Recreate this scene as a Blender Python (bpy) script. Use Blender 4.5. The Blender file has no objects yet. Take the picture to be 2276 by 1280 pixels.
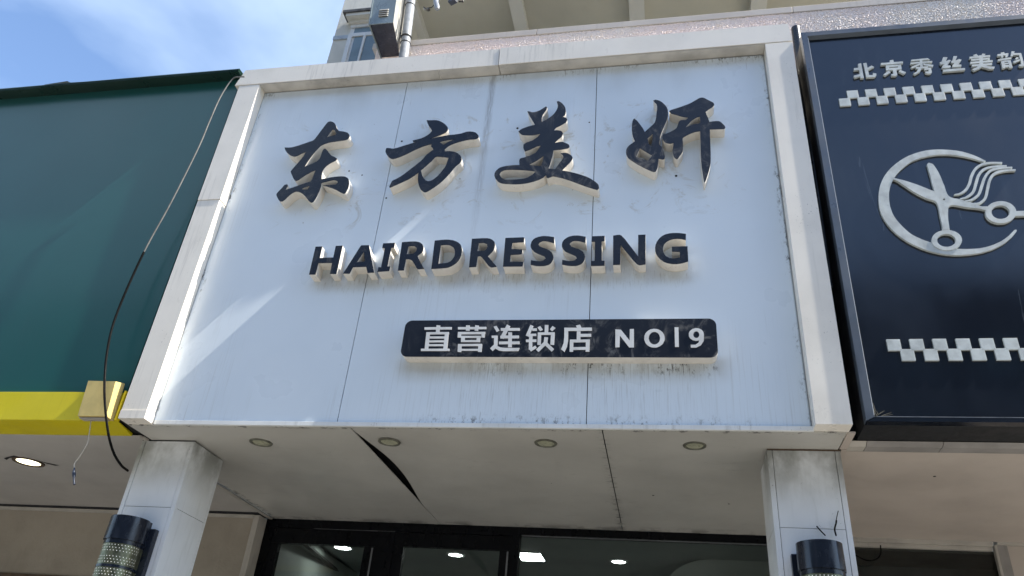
import bpy, bmesh, math, random
from mathutils import Vector, Matrix
from mathutils.geometry import tessellate_polygon
random.seed(7)
S = bpy.context.scene
C = S.collection

# ------------------------------------------------------------------ camera, sky, sun, exposure
cam = bpy.data.cameras.new('camera'); cam.lens = 27.16; cam.sensor_width = 36; cam.clip_start = .05; cam.clip_end = 2000
co = bpy.data.objects.new('camera', cam); C.objects.link(co); S.camera = co
co.matrix_world = Matrix(((0.98181, 0.02399, 0.18833, 2.8888), (0.17284, -0.52337, -0.83439, -3.7595), (0.07855, 0.85177, -0.51800, 1.6), (0, 0, 0, 1)))
SUN = Vector((0.62, -0.057, 0.784)).normalized()
sun = bpy.data.lights.new('sun', 'SUN'); sun.energy = 5.0; sun.angle = math.radians(.55); sun.color = (1, .94, .84)
so = bpy.data.objects.new('sun', sun); C.objects.link(so); so.rotation_euler = SUN.to_track_quat('Z', 'Y').to_euler()
W = bpy.data.worlds.new('World'); S.world = W; W.use_nodes = True
wt = W.node_tree; wt.nodes.clear(); wn = wt.nodes.new; wl = wt.links.new
bg = wn('ShaderNodeBackground'); wo = wn('ShaderNodeOutputWorld'); wl(bg.outputs[0], wo.inputs[0]); bg.inputs[1].default_value = .145
sky = wn('ShaderNodeTexSky'); sky.sky_type = 'NISHITA'; sky.sun_disc = False
sky.sun_elevation = math.asin(SUN.z); sky.sun_rotation = math.atan2(SUN.x, SUN.y); sky.air_density = 1.0; sky.dust_density = .6; sky.ozone_density = 3.0
tc = wn('ShaderNodeTexCoord'); mp = wn('ShaderNodeMapping'); mp.inputs['Scale'].default_value = (1.0, 1.7, 2.2); mp.inputs['Rotation'].default_value = (.3, .2, .9); mp.inputs['Location'].default_value = (.35, .1, .2)
n1 = wn('ShaderNodeTexNoise'); n1.inputs['Scale'].default_value = 1.5; n1.inputs['Detail'].default_value = 6; n1.inputs['Roughness'].default_value = .5; n1.inputs['Distortion'].default_value = .35
wl(tc.outputs['Generated'], mp.inputs[0]); wl(mp.outputs[0], n1.inputs[0])
cr = wn('ShaderNodeValToRGB'); cr.color_ramp.elements[0].position = .42; cr.color_ramp.elements[1].position = .74
cr.color_ramp.elements[0].color = (0, 0, 0, 1); cr.color_ramp.elements[1].color = (.62, .62, .62, 1); wl(n1.outputs[0], cr.inputs[0])
mx = wn('ShaderNodeMixRGB'); mx.inputs[2].default_value = (5.0, 5.9, 6.7, 1); wl(cr.outputs[0], mx.inputs[0]); wl(sky.outputs[0], mx.inputs[1]); wl(mx.outputs[0], bg.inputs[0])
S.view_settings.view_transform = 'Standard'; S.view_settings.look = 'None'; S.view_settings.gamma = 1; S.view_settings.use_curve_mapping = False
S.view_settings.exposure = 1.14

# ------------------------------------------------------------------ helpers
def lin(r, g, b):
    f = lambda v: (v/255/12.92) if v/255 <= .04045 else ((v/255+.055)/1.055)**2.4
    return (f(r), f(g), f(b), 1)
def nt(name):
    m = bpy.data.materials.new(name); m.use_nodes = True
    return m, m.node_tree, m.node_tree.nodes['Principled BSDF']
class N:
    """small node builder working in real world metres (Geometry position)"""
    def __init__(s, t):
        s.t = t; s.n = t.nodes.new; s.l = t.links.new; s.pos = s.n('ShaderNodeNewGeometry').outputs['Position']
        x = s.n('ShaderNodeSeparateXYZ'); s.l(s.pos, x.inputs[0]); s.x, s.y, s.z = x.outputs
    def val(s, sock, v):
        if hasattr(v, 'links'): s.l(v, sock)
        else: sock.default_value = v
    def math(s, op, a, b=0., c=0., clamp=False):
        m = s.n('ShaderNodeMath'); m.operation = op; m.use_clamp = clamp
        s.val(m.inputs[0], a); s.val(m.inputs[1], b); s.val(m.inputs[2], c); return m.outputs[0]
    def noise(s, scale, stretch=(1, 1, 1), detail=4, rough=.55, off=(0, 0, 0), dist=0):
        m = s.n('ShaderNodeMapping'); m.inputs['Scale'].default_value = stretch; m.inputs['Location'].default_value = off
        s.l(s.pos, m.inputs[0]); q = s.n('ShaderNodeTexNoise'); q.inputs['Scale'].default_value = scale
        q.inputs['Detail'].default_value = detail; q.inputs['Roughness'].default_value = rough; q.inputs['Distortion'].default_value = dist
        s.l(m.outputs[0], q.inputs[0]); return q.outputs[0]
    def ramp(s, v, a, b, lo=0., hi=1.):
        m = s.n('ShaderNodeMapRange'); m.clamp = True; m.interpolation_type = 'SMOOTHSTEP'
        s.val(m.inputs[0], v); m.inputs[1].default_value = a; m.inputs[2].default_value = b; m.inputs[3].default_value = lo; m.inputs[4].default_value = hi
        return m.outputs[0]
    def mix(s, f, a, b):
        m = s.n('ShaderNodeMixRGB'); s.val(m.inputs[0], f); s.val(m.inputs[1], a); s.val(m.inputs[2], b); return m.outputs[0]
    def mul(s, *v):
        o = v[0]
        for q in v[1:]: o = s.math('MULTIPLY', o, q)
        return o
    def mx(s, *v):
        o = v[0]
        for q in v[1:]: o = s.math('MAXIMUM', o, q)
        return o
    def bump(s, b, h, dist, strength=1.):
        q = s.n('ShaderNodeBump'); q.inputs['Distance'].default_value = dist; q.inputs['Strength'].default_value = strength
        s.l(h, q.inputs['Height']); s.l(q.outputs[0], b.inputs['Normal'])
def mat(name, col, rough=.5, metal=0., var=.12, vs=6., streak=0., speck=0., bump=0., bs=60., dirt=(.07, .065, .05, 1), coat=0., rv=.12):
    m, t, b = nt(name); k = N(t)
    n = k.noise(vs, (1, 1, 1), 5); c2 = tuple(v*(1-var*2.2) for v in col[:3])+(1,)
    c = k.mix(k.ramp(n, .35, .72), col, c2)
    if streak:
        sn = k.noise(9, (4.5, 4.5, .28), 5, .6); big = k.noise(1.3, (1, 1, .8), 3, .5, (3, 1, 2))
        c = k.mix(k.mul(k.ramp(sn, .5, .78), k.ramp(big, .4, .65), streak), c, dirt)
    if speck:
        sp = k.noise(95, (1, 1, .8), 2, .6); area = k.noise(5, (1, 1, 1), 3, .6, (7, 3, 1))
        c = k.mix(k.mul(k.ramp(sp, .66, .74), k.ramp(area, .5, .64), speck), c, dirt)
    t.links.new(c, b.inputs['Base Color'])
    r = k.ramp(k.noise(vs*1.7, (1, 1, .5), 4, .6, (5, 5, 5)), .3, .7, max(0, rough-rv), min(1, rough+rv)); t.links.new(r, b.inputs['Roughness'])
    b.inputs['Metallic'].default_value = metal; b.inputs['Coat Weight'].default_value = coat; b.inputs['Coat Roughness'].default_value = .12
    if bump: k.bump(b, k.noise(bs, (1, 1, 1), 4, .6), bump)
    return m
def emit(name, col, st):
    m, t, b = nt(name); b.inputs['Base Color'].default_value = (.8, .8, .78, 1); b.inputs['Emission Color'].default_value = col; b.inputs['Emission Strength'].default_value = st; return m

def mesh_ob(name, vs, fs, m, parent=None, smooth=False, loc=None):
    """ONE mesh object; vertices are given in world metres and stored relative to the thing's base"""
    o0 = Vector(parent['base']) if parent is not None and 'base' in parent.keys() else Vector((0, 0, 0))
    if parent is None and loc is not None: o0 = Vector(loc)
    me = bpy.data.meshes.new(name); me.from_pydata([tuple(Vector(v)-o0) for v in vs], [], fs); me.materials.append(m)
    bm = bmesh.new(); bm.from_mesh(me)
    if len(fs) < 20000: bmesh.ops.recalc_face_normals(bm, faces=bm.faces)
    bm.to_mesh(me); bm.free()
    if smooth:
        for p in me.polygons: p.use_smooth = True
        me.set_sharp_from_angle(angle=math.radians(35))
    o = bpy.data.objects.new(name, me); C.objects.link(o)
    if parent is not None: o.parent = parent; o['base'] = tuple(o0)
    else: o.location = o0; o['base'] = tuple(o0)
    return o
class MB:
    def __init__(s): s.v = []; s.f = []
    def add(s, v, f):
        n = len(s.v); s.v += [tuple(q) for q in v]; s.f += [tuple(i+n for i in q) for q in f]; return s
    def box(s, x0, x1, y0, y1, z0, z1, bev=0.):
        if bev:
            bm = bmesh.new(); bmesh.ops.create_cube(bm, size=1)
            for v in bm.verts: v.co = Vector(((x0+x1)/2+v.co.x*(x1-x0), (y0+y1)/2+v.co.y*(y1-y0), (z0+z1)/2+v.co.z*(z1-z0)))
            bmesh.ops.bevel(bm, geom=bm.edges[:], offset=bev, segments=2, affect='EDGES', profile=.6)
            bm.verts.index_update(); s.add([v.co for v in bm.verts], [[v.index for v in f.verts] for f in bm.faces]); bm.free(); return s
        return s.hexa([(x0, y0, z0), (x1, y0, z0), (x1, y1, z0), (x0, y1, z0)], [(x0, y0, z1), (x1, y0, z1), (x1, y1, z1), (x0, y1, z1)])
    def hexa(s, a, b):
        n = len(a); return s.add(list(a)+list(b), [tuple(range(n))[::-1], tuple(range(n, 2*n))]+[(i, (i+1) % n, n+(i+1) % n, n+i) for i in range(n)])
    def tube(s, pts, r, seg=10, cap=True):
        pts = [Vector(p) for p in pts]; n = len(pts); rs = r if isinstance(r, (list, tuple)) else [r]*n; V = []; up = None
        for i, p in enumerate(pts):
            d = (pts[min(i+1, n-1)]-pts[max(i-1, 0)]).normalized()
            if up is None: up = d.orthogonal().normalized()
            up = (up-d*up.dot(d)).normalized(); w = d.cross(up)
            V += [p+(up*math.cos(2*math.pi*k/seg)+w*math.sin(2*math.pi*k/seg))*rs[i] for k in range(seg)]
        F = [(i*seg+k, i*seg+(k+1) % seg, (i+1)*seg+(k+1) % seg, (i+1)*seg+k) for i in range(n-1) for k in range(seg)]
        if cap: F += [tuple(range(seg))[::-1], tuple(range((n-1)*seg, n*seg))]
        return s.add(V, F)
    def disc(s, c, r, z0, z1, seg=28, ax='z'):
        m = {'z': lambda a, b, h: (c[0]+a, c[1]+b, h), 'y': lambda a, b, h: (c[0]+a, h, c[1]+b)}[ax]
        A = [m(r*math.cos(2*math.pi*k/seg), r*math.sin(2*math.pi*k/seg), z0) for k in range(seg)]
        B = [m(r*math.cos(2*math.pi*k/seg), r*math.sin(2*math.pi*k/seg), z1) for k in range(seg)]
        return s.hexa(A, B)
    def prism(s, loops, y0, y1):
        """polygon with holes in the xz plane, from y0 (front) to y1 (back)"""
        tri = tessellate_polygon([[Vector((x, z, 0)) for x, z in lp] for lp in loops])
        flat = [p for lp in loops for p in lp]; n = len(flat)
        F = [tuple(t) for t in tri]+[tuple(i+n for i in t) for t in tri]; o = 0
        for lp in loops:
            k = len(lp); F += [(o+i, o+(i+1) % k, n+o+(i+1) % k, n+o+i) for i in range(k)]; o += k
        return s.add([(x, y0, z) for x, z in flat]+[(x, y1, z) for x, z in flat], F)
    def out(s, name, m, parent=None, smooth=False, loc=None): return mesh_ob(name, s.v, s.f, m, parent, smooth, loc)
def box(name, m, parent, *a, bev=0.): return MB().box(*a, bev=bev).out(name, m, parent)
def tag(o, label=None, cat=None, group=None, kind=None):
    for k, v in (('label', label), ('category', cat), ('group', group), ('kind', kind)):
        if v: o[k] = v
    return o
def thing(name, loc, label, cat, group=None, kind=None):
    o = bpy.data.objects.new(name, None); o.empty_display_size = .1; C.objects.link(o); o.location = loc; o['base'] = tuple(loc)
    return tag(o, label, cat, group, kind)
def shift_copy(src, parent, d, name=None):
    """copy of a part (shared mesh) moved by d, hung under parent"""
    c = src.copy(); C.objects.link(c); c.parent = parent; c.location = src.location+Vector(d)
    return c
def copy_tree(o, loc, label):
    c = o.copy(); C.objects.link(c); c.location = loc; c['label'] = label; c['base'] = tuple(loc)
    for ch in o.children:
        d = ch.copy(); C.objects.link(d); d.parent = c
        for g in ch.children:
            e = g.copy(); C.objects.link(e); e.parent = d
    return c
GLYPHS={
'char_east':'717 10153 59 -8 34 1 34 4 80 24 185 70 15 11 12 18 11 23 93 232 18 39 5 8 7 7 18 7 21 0 26 -12 26 -18 10 -10 18 -24 14 -27 21 -46 20 -29 12 -14 13 -11 15 -6 51 -11 36 -13 33 -16 21 -22 16 -24 5 -22 -2 -21 -12 -22 -9 -10 -11 -7 -19 -6 -25 -4 -164 -16 -46 -9 -55 -18 -28 -15 -13 -10 -21 -25 -18 -28 -23 -44 -24 -50 -43 -107 -36 -113 139 66 17 11 20 20 15 26 4 14 5 47 3 64 4 28 11 28 23 -3 7 -3 22 -23 62 -80 14 -15 16 -12 48 -27 38 -30 -9 -27 -4 -6 -14 -10 -38 -21 -32 -25 -28 -29 -11 -15 -13 -24 -9 -28 -4 -35 -1 -19 4 -40 12 -66 122 22 49 6 51 3 47 0 35 -4 17 -4 28 -12 23 -18 10 -11 8 -15 12 -35 7 -36 2 -40 -3 -39 -9 -40 -5 -16 -9 -17 -6 -6 -7 -4 -7 0 -9 3 -38 21 -79 51 -55 28 -75 32 -66 19 48 5 58 -2 36 1 34 4 12 4 5 6 8 26 -14 22 -6 5 -24 9 -28 4 -40 -7 -118 -29 5 -62 -3 -49 -7 -54 -9 -54 -11 -47 -15 -40 -7 -9 -6 -5 -24 -6 -33 27 -67 80 -52 49 -35 24 -34 15 -16 4 -13 1 -24 -5 -24 -15 -14 -12 -26 -27 -40 -62 -26 -28 -10 -5 -19 -1 -11 3 -10 5 -11 10 -10 13 -39 59 -8 15 -5 15 0 13 4 14 11 24 32 50 22 47 8 11 8 4 29 4 17 -25 -13 -38 1 -27 82 28 101 40 132 47 10 7 6 8 5 22 3 29 3 62 9 69 -52 -26 -65 -45 -38 -32 -46 -47 -20 -14 -10 -5 -10 -2 -8 1 -17 11 -16 20 -69 115 -8 18 -1 10 2 8 32 69 56 104 20 44 16 43 16 69 -58 -31 -47 -30 -20 -10 -16 -5 -9 1 -30 6 -32 15 -18 12 -55 49 -24 30 -19 29|1309 10295 56 137 24 -8 8 -5 10 -13 22 -33 7 -15 1 -9 -3 -26 -54 -14|1147 9394 30 21 77 25 -13 -62 -55 1',
'char_square':'2815 10481 39 -5 31 -10 22 -11 5 -4 3 -1 43 -32 9 -9 10 -8 4 -5 2 0 15 -18 2 0 27 -36 11 -25 3 -29 -4 -15 -14 -25 -2 0 -5 -8 -2 0 -5 -7 -8 -3 0 -3 -6 -3 -3 0 -16 -10 -3 1 -8 -6 -12 -4 -2 -2 -3 0 -20 -11 -5 -1 -7 -4 -5 -1 -2 -2 -8 -2 -2 -3 -24 -8 -2 -2 -78 -29 101 17 4 2 18 3 24 6 22 4 4 2 56 10 48 5 74 4 7 2 61 5 36 8 2 2 27 9 2 3 7 0 10 5 43 3 20 -1 31 -8 27 -11 17 -11 4 -5 6 -5 18 -23 14 -26 2 -9 -2 -22 -20 -13 -1 -3 -10 -4 -21 -2 -49 1 -51 -6 -4 -2 -26 -4 -44 -12 -17 -6 -4 1 -2 -3 -4 1 -18 -8 -4 1 -11 -6 -12 -2 -2 -3 -31 -11 -2 -2 -16 -6 -36 -22 0 -2 -2 0 -1 -2 -12 -9 -3 -5 -5 -3 -2 -5 -2 0 -8 -11 -2 0 -2 -5 -2 0 -3 -6 -2 1 -3 -5 -2 0 -2 -3 10 -35 64 -4 55 -13 33 -13 31 -23 17 -18 2 0 12 -15 18 -31 9 -30 1 -24 -2 -14 -10 -24 -6 -7 1 -2 -2 0 -7 -11 -2 0 -7 -9 -2 0 -5 -8 -6 -3 -2 -4 -5 -4 -22 -29 0 -2 -6 -8 0 -2 -12 -18 1 -2 -11 -17 0 -3 -18 -28 0 -2 -6 -7 1 -2 -5 -5 0 -3 -5 -5 0 -3 -4 -5 0 -2 -6 -7 0 -2 -11 -17 0 -2 -59 -80 -2 0 -4 -7 -2 0 -30 -36 -2 0 -1 -3 -2 0 -15 -18 -5 -2 -1 -3 -7 -4 -10 -11 -2 0 -3 -4 -2 0 0 -2 -7 -4 -1 -3 -2 0 -3 -4 -7 -4 0 -2 -2 0 -13 -13 -4 -1 -6 -6 -14 -10 -1 -2 -11 -6 0 -2 -20 -12 -14 -5 -15 0 -9 4 -12 8 -10 11 -2 0 -19 19 -13 17 -19 35 -22 62 -15 63 -7 67 0 27 3 23 -5 -2 -10 -13 -5 -3 -5 -7 -2 0 -9 -11 -4 -2 -14 -16 -7 -4 -1 -3 -5 -2 0 -3 -5 -2 -13 -13 -4 -1 -10 -10 -20 -12 -1 -3 -24 -14 -3 0 -12 -9 -3 1 -12 -9 -3 0 -10 -7 -3 0 -29 -18 -3 0 -13 -8 -11 -4 -13 -9 -9 -3 -13 -8 -11 -4 -5 -4 -2 0 -5 -5 -9 -2 -5 -5 -3 0 -5 -4 -11 -4 -5 -4 -3 0 -12 -7 -8 13 -2 10 19 76 2 1 1 8 8 11 4 1 4 6 3 0 8 5 6 1 1 2 10 3 7 5 3 0 2 3 6 2 0 3 12 6 0 2 6 2 0 3 17 10 10 10 3 1 8 9 4 1 1 2 9 7 2 3 4 2 1 4 5 2 1 3 7 4 12 14 1 0 9 11 2 0 5 7 5 3 2 4 2 0 2 4 5 3 5 8 6 3 2 5 2 -1 1 4 5 3 2 5 2 0 9 11 2 0 2 3 5 3 2 5 5 3 2 5 6 3 2 5 13 11 10 13 5 3 7 10 5 3 2 4 5 4 2 4 2 0 9 11 6 4 2 4 2 0 2 5 2 0 7 10 2 0 13 19 2 0 1 4 10 13 0 3 8 11 0 3 6 9 3 8 4 5 2 8 19 29 2 0 7 10 6 3 1 4 6 3 11 14 2 0 12 13 4 3 17 18 8 5 1 4 2 0 1 4 -19 36 -20 25 0 5 4 12 -1 4 4 14 -46 -6 -61 -20 -1 -2 -19 -6 -2 -3 -5 0 -7 -5 -5 -1 -13 -7 -3 0 -3 -4 -8 -1 -33 -20 -3 0 -27 -17 -3 0 -101 -63 -3 0 -5 -5 -3 0 -12 -7 -12 -4 -3 -4 -3 1 -15 -9 -6 -1 -6 -4 -9 -2 -11 -7 -44 -16 -12 -1 -2 -3 -21 -2 -13 2 -14 6 -25 17 -24 25 -28 40 -13 24 -8 20 -3 17 0 23 5 27 29 -2 25 -6 30 -9 20 -2 59 15 32 13 4 -1 8 5 4 -1 8 5 14 2 8 5 4 -1 5 4 23 5 8 5 4 -1 8 5 4 0 39 14 17 3 19 8 8 0 2 3 42 10 -8 2 -53 -5 -13 30 100 25 23 8 14 9 3 -1 7 6 3 0 18 11 1 2 11 6 0 2 10 6 1 2 4 1 6 8 8 5 6 9 6 5 4 7 2 0 7 12 3 1 0 3 3 3 7 21 0 4 -17 32 -33 49 -12 25 -2 1 -21 45 -18 48 55 -7|3157 10110 -75 -8 -77 -11 -32 -10 -2 -2 -5 -1 -2 -2 -8 -2 -5 -3 30 -21 35 -30 0 3 14 8 1 3 4 1 1 2 8 4 0 3 4 1 1 2 3 1 5 6 6 2 5 6 15 8 1 3 16 9 3 0 7 6 19 7 2 2 6 1 1 2 6 1 1 3 6 0 2 3 5 0 2 3|2948 9821 -13 -4 -7 -7 -2 1 -7 -12 -2 0 -3 -4 1 -3 -20 -26 1 -2 -16 -23 -2 0 -32 -42 -2 0 -11 -17 -2 0 -17 -22 -2 0 -5 -8 -2 0 -4 -8 -2 0 -5 -8 -2 0 -4 -8 -2 0 -5 -8 -2 1 -16 -22 -3 2 -5 9 -6 -17 -4 -6 -1 -8 -2 -1 1 -2 13 17 2 -1 3 6 2 0 12 -23 23 -62 27 -48 21 -27 13 -10 24 -12 15 -2 25 6 28 17 0 2 15 11 8 10 4 2 12 15 2 0 13 19 2 0 26 40 0 3 7 10 -1 2 7 9 2 7 3 3 6 14 3 3 0 3 14 24 5 14 4 6 6 21 2 1 6 28 14 103 -1 5 -50 12 -52 10 -27 5',
'char_beauty':'4102 10526 25 -2 35 -19 12 -3 16 0 17 2 34 10 28 14 26 19 49 41 5 0 15 -9 -3 -35 -3 -11 -35 -65 -11 -32 -3 -17 -3 -37 3 -63 57 33 38 30 38 38 16 21 13 20 21 46 7 21 7 33 1 35 -3 17 -15 54 19 6 6 -1 11 -7 25 -23 23 -29 22 -38 9 -19 10 -39 4 -38 -1 -31 -7 -28 -7 -11 -25 -24 41 -20 10 -7 5 -6 9 -25 -11 -34 -5 -9 -12 -11 -31 -24 -32 -21 -34 -19 -14 -10 -8 -10 -21 -36 40 2 13 -2 14 -4 26 -11 11 -8 6 -8 10 -21 2 -12 -4 -25 -10 -24 -10 -12 -37 -35 -39 -54 75 11 20 0 11 -3 58 -34 20 -17 4 -8 8 -28 -18 -22 -8 -5 -18 -4 -72 -10 -87 -3 -14 -133 -13 -72 -21 -92 42 -11 29 -3 8 1 6 5 11 16 70 126 10 28 1 13 -4 24 -6 10 -27 28 30 7 10 1 27 -4 27 -11 28 -22 22 -24 5 -8 6 -18 1 -9 -2 -13 -11 -28 -18 -30 -94 -119 107 -35 54 -19 52 -22 81 -39 25 -14 45 -32 54 -48 28 -33 10 -15 5 -12 6 -41 -20 -29 -51 20 -58 27 -67 33 -159 84 -66 32 -51 22 -96 30 -10 1 -13 -4 -39 -17 -13 2 -14 6 -10 41 -27 -35 -10 -9 -38 -23 -23 -10 -50 -18 -65 -17 -32 -6 -63 -6 -65 0 -68 6 -62 9 -40 9 -20 7 -17 9 -16 12 -14 15 -24 31 -9 15 -12 32 -4 16 0 32 8 30 9 16 25 31 15 12 19 9 21 7 46 8 56 5 52 2 60 -4 -8 67 2 23 4 10 5 8 10 5 38 9 56 19 35 15 33 19 14 11 11 13 10 16 26 47 19 47 -47 -11 -15 -6 -74 -44 -64 -24 -19 39 -7 28 -2 50 29 26 10 7 57 21 19 9 33 25 29 28 10 12 26 43 -61 -15 -43 -4 -45 2 -64 9 -20 6 -18 8 -12 11 -34 44 29 33 10 8 19 10 68 28 88 22 -83 165|3819 9463 10 32 5 8 9 9 24 14 14 4 20 3 77 -1 99 -11 141 -23 66 -18 -40 -45 -29 -24 -32 -20 -31 -11 -16 -3 -40 -5 -55 -3 -56 -1 -57 3 -23 4 -16 6 -15 10 -27 22 -8 11|4190 9600 93 59 85 70 -10 -96 -15 -66 -49 3 -33 5 -49 13',
'char_charm':'5749 10567 22 8 7 1 25 -9 26 -15 26 -24 12 -15 33 -51 17 -39 10 -42 3 -44 -3 -48 -15 -72 -21 -70 -38 -106 -21 -69 -11 -47 -11 -69 -2 -28 4 -25 5 -8 15 -13 6 -7 10 -31 18 -84 7 -45 0 -11 -6 -34 -22 -4 -7 0 -40 16 -13 -122 -6 -34 -11 -29 -6 -11 -6 -6 -15 -5 -8 0 -13 6 -16 9 -79 54 -76 58 -85 77 -26 28 -19 30 -13 34 -5 38 3 41 4 18 12 28 17 23 16 16 59 51 -24 77 -9 52 -6 58 0 57 3 53 5 37 10 37 13 14 35 -38 20 -35 48 -93 12 -31 15 -42 102 114 15 20 7 13 10 31 8 38 17 161 1 42 -1 17 -6 31 -5 11 -20 27|5667 9921 31 38 35 31 -7 -100 -13 -106 -26 35 -6 14 -5 19|5572 9766 146 -127 -47 -87 -147 78;5944 10357 18 19 134 47 94 39 40 23 89 63 22 9 23 0 11 -3 16 -10 94 -80 10 -11 3 -8 5 -28 -16 -25 -18 -18 -45 -33 -33 -32 9 -56 17 -56 11 -63 41 5 46 1 17 -2 13 -3 10 -6 8 -8 31 -45 14 -25 6 -27 -9 -19 -5 -3 -34 0 -139 7 -9 -376 -5 -98 -5 -61 -8 -50 -19 -80 -38 -128 -11 -29 -2 -3 -12 -3 -11 129 -7 130 -1 150 10 399 -59 -8 -52 -20 -53 -29 -36 -25 -11 -12 -3 -8 -1 -21 2 -57 -1 -56 -4 -54 -3 -22 -11 -26 -46 -80 -4 -4 -15 -10 -19 17 -10 18 -9 27 -8 50 0 37 11 58 4 59 -37 -10 -12 0 -26 9 -23 15 -16 23 -12 26 -9 36 1 22 10 29 40 10 45 20 50 31 17 13 13 14 8 12 29 95 7 12 7 7 9 4 19 3 30 -5 10 2 9 7 27 31 -48 10 -16 5 -19 9 -60 33 -55 25 -14 9 -6 7|6136 10065 42 64 25 30 26 27 26 21 25 16 10 3 30 7 -5 -112 -79 -11 -13 -4',
'let_00_H':'1564 8445 90 0 3 -173 179 0 -3 173 90 1 6 -416 -85 2 -6 160 -180 3 1 -165 -87 2',
'let_01_A':'2167 8440 102 0 141 -407 -84 -3 -33 89 -169 0 -25 -91 -86 3|2221 8343 42 -147 -103 -4',
'let_02_I':'2450 8458 152 2 1 -73 -36 -1 -2 -271 36 -2 -2 -64 -150 -8 1 66 35 -1 0 278 -36 5',
'let_03_R':'2691 8466 124 4 50 -2 36 -8 15 -6 14 -8 25 -21 9 -12 11 -25 4 -27 0 -29 -8 -28 -9 -12 -34 -30 -4 -11 0 -6 21 -39 84 -141 -82 -3 -66 100 -18 24 -9 9 -11 6 -22 8 -9 2 -29 0 0 -159 -78 -2|2785 8397 53 5 15 -1 9 -3 17 -11 11 -14 5 -19 -1 -18 -2 -10 -9 -18 -15 -13 -20 -9 -14 -1 -52 1',
'let_04_D':'3106 8471 125 8 33 -1 33 -4 40 -9 39 -16 33 -22 14 -13 13 -14 10 -17 7 -17 10 -37 5 -41 -2 -41 -9 -41 -15 -38 -21 -30 -26 -24 -32 -23 -19 -10 -18 -8 -20 -4 -92 -7 -95 -3|3193 8397 59 5 28 -3 27 -8 13 -7 25 -17 10 -11 16 -26 10 -29 3 -34 -1 -18 -7 -33 -15 -32 -10 -13 -12 -11 -28 -17 -15 -5 -21 -3 -75 -2',
'let_05_R':'3570 8477 133 3 53 -2 35 -9 15 -7 13 -8 24 -23 9 -12 5 -13 6 -29 -1 -31 -5 -34 -6 -16 -7 -14 -53 -68 121 -149 -40 -8 -19 -2 -19 7 -26 24 -92 120 -15 14 -8 2 -24 -4 -3 -147 -88 -4|3662 8406 48 4 14 -1 10 -3 29 -16 8 -27 1 -9 -5 -23 -10 -20 -15 -11 -17 -4 -66 0',
'let_06_E':'3980 8471 230 0 1 -71 -139 -5 -2 -88 129 -10 0 -70 -133 -5 -1 -93 158 -6 -1 -66 -236 6',
'let_07_S':'4567 8458 7 -91 -82 31 -30 6 -27 0 -21 -8 -17 -12 -4 -6 -8 -21 19 -26 8 -7 75 -34 31 -19 27 -24 9 -13 14 -32 6 -31 -2 -30 -11 -28 -8 -14 -10 -13 -11 -10 -14 -8 -17 -6 -34 -7 -45 0 -44 4 -17 4 -49 14 -1 66 56 -15 18 -3 35 -2 31 5 9 5 23 24 -13 25 -6 6 -63 32 -50 30 -14 12 -24 30 -10 16 -6 16 -4 17 0 18 5 33 5 15 8 15 9 13 11 10 14 10 34 14 37 8 20 1 40 -2 22 -3',
'let_08_S':'4939 8446 2 -88 -57 22 -18 5 -32 6 -29 0 -21 -7 -17 -12 -4 -5 -6 -21 16 -28 7 -7 16 -8 57 -25 30 -17 26 -21 10 -14 15 -31 6 -31 -3 -32 -10 -28 -8 -14 -9 -13 -11 -10 -14 -9 -33 -12 -18 -3 -43 1 -44 5 -69 18 0 65 54 -15 18 -3 35 -2 16 2 14 3 9 5 23 25 -12 24 -6 6 -12 8 -98 54 -14 11 -23 30 -9 16 -6 17 -3 18 0 18 1 18 5 16 6 15 10 14 11 13 25 20 31 15 34 7 20 2 40 -1 22 -4',
'let_09_I':'5010 8449 149 0 1 -74 -33 -1 5 -271 33 -2 -1 -67 -154 2 -1 69 40 -2 0 267 -39 1',
'let_10_N':'5257 8448 50 8 24 0 20 -11 42 -55 148 -243 2 299 84 0 -4 -409 -47 -9 -23 -1 -20 10 -40 48 -150 227 -3 -271 -80 0',
'let_11_G':'6080 8435 -4 -86 -52 17 -37 5 -37 0 -18 -3 -34 -11 -31 -19 -22 -22 -9 -14 -7 -14 -5 -16 -3 -16 -1 -33 5 -34 5 -17 7 -15 18 -23 23 -17 13 -6 29 -7 31 -1 51 10 3 77 -87 6 0 68 173 0 0 -205 -65 -22 -21 -4 -42 -5 -20 1 -21 1 -42 9 -21 7 -19 9 -19 12 -34 31 -26 35 -19 40 -10 42 -1 43 7 41 14 39 21 36 13 17 30 29 36 19 40 11 46 4 49 -2 23 -3',
'pla_0':'3284 7301 45 -6 1 -20 135 -1 3 -31 -138 1 1 -24 1 -8 108 -1 4 -29 -4 0 7 -181 25 0 4 -28 -329 3 -4 28 43 0 -9 209 110 -1 1 2 -2 31 -136 0 -4 31 139 0|3336 7184 -114 0 3 -77 172 0 1 -4 -1 27 -169 1 -4 27 172 -2 -1 27|3329 7083 -103 0 2 -23 167 -2 3 -24 -170 1 1 -32 172 -1 -3 80',
'pla_1':'3735 7294 42 -8 0 -16 87 0 3 -29 -91 0 0 -22 -42 7 0 15 -58 1 1 -19 -43 3 -1 16 -92 1 -4 29 93 -1 -1 23 43 -3 2 -20 61 -1;3834 7207 24 0 2 -28 -4 0 2 -45 -38 4 -2 40 -232 2 2 -20 225 -3 3 -25 -6 0 2 -53 -218 4 -5 55 -41 3 -3 69|3634 7135 1 -29 134 -1 -2 28;3825 7057 13 0 3 -26 -2 0 3 -75 -43 4 0 12 -187 2 1 -16 -43 4 -7 96|3738 7031 -130 0 2 -34 188 -2 -2 36',
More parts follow.
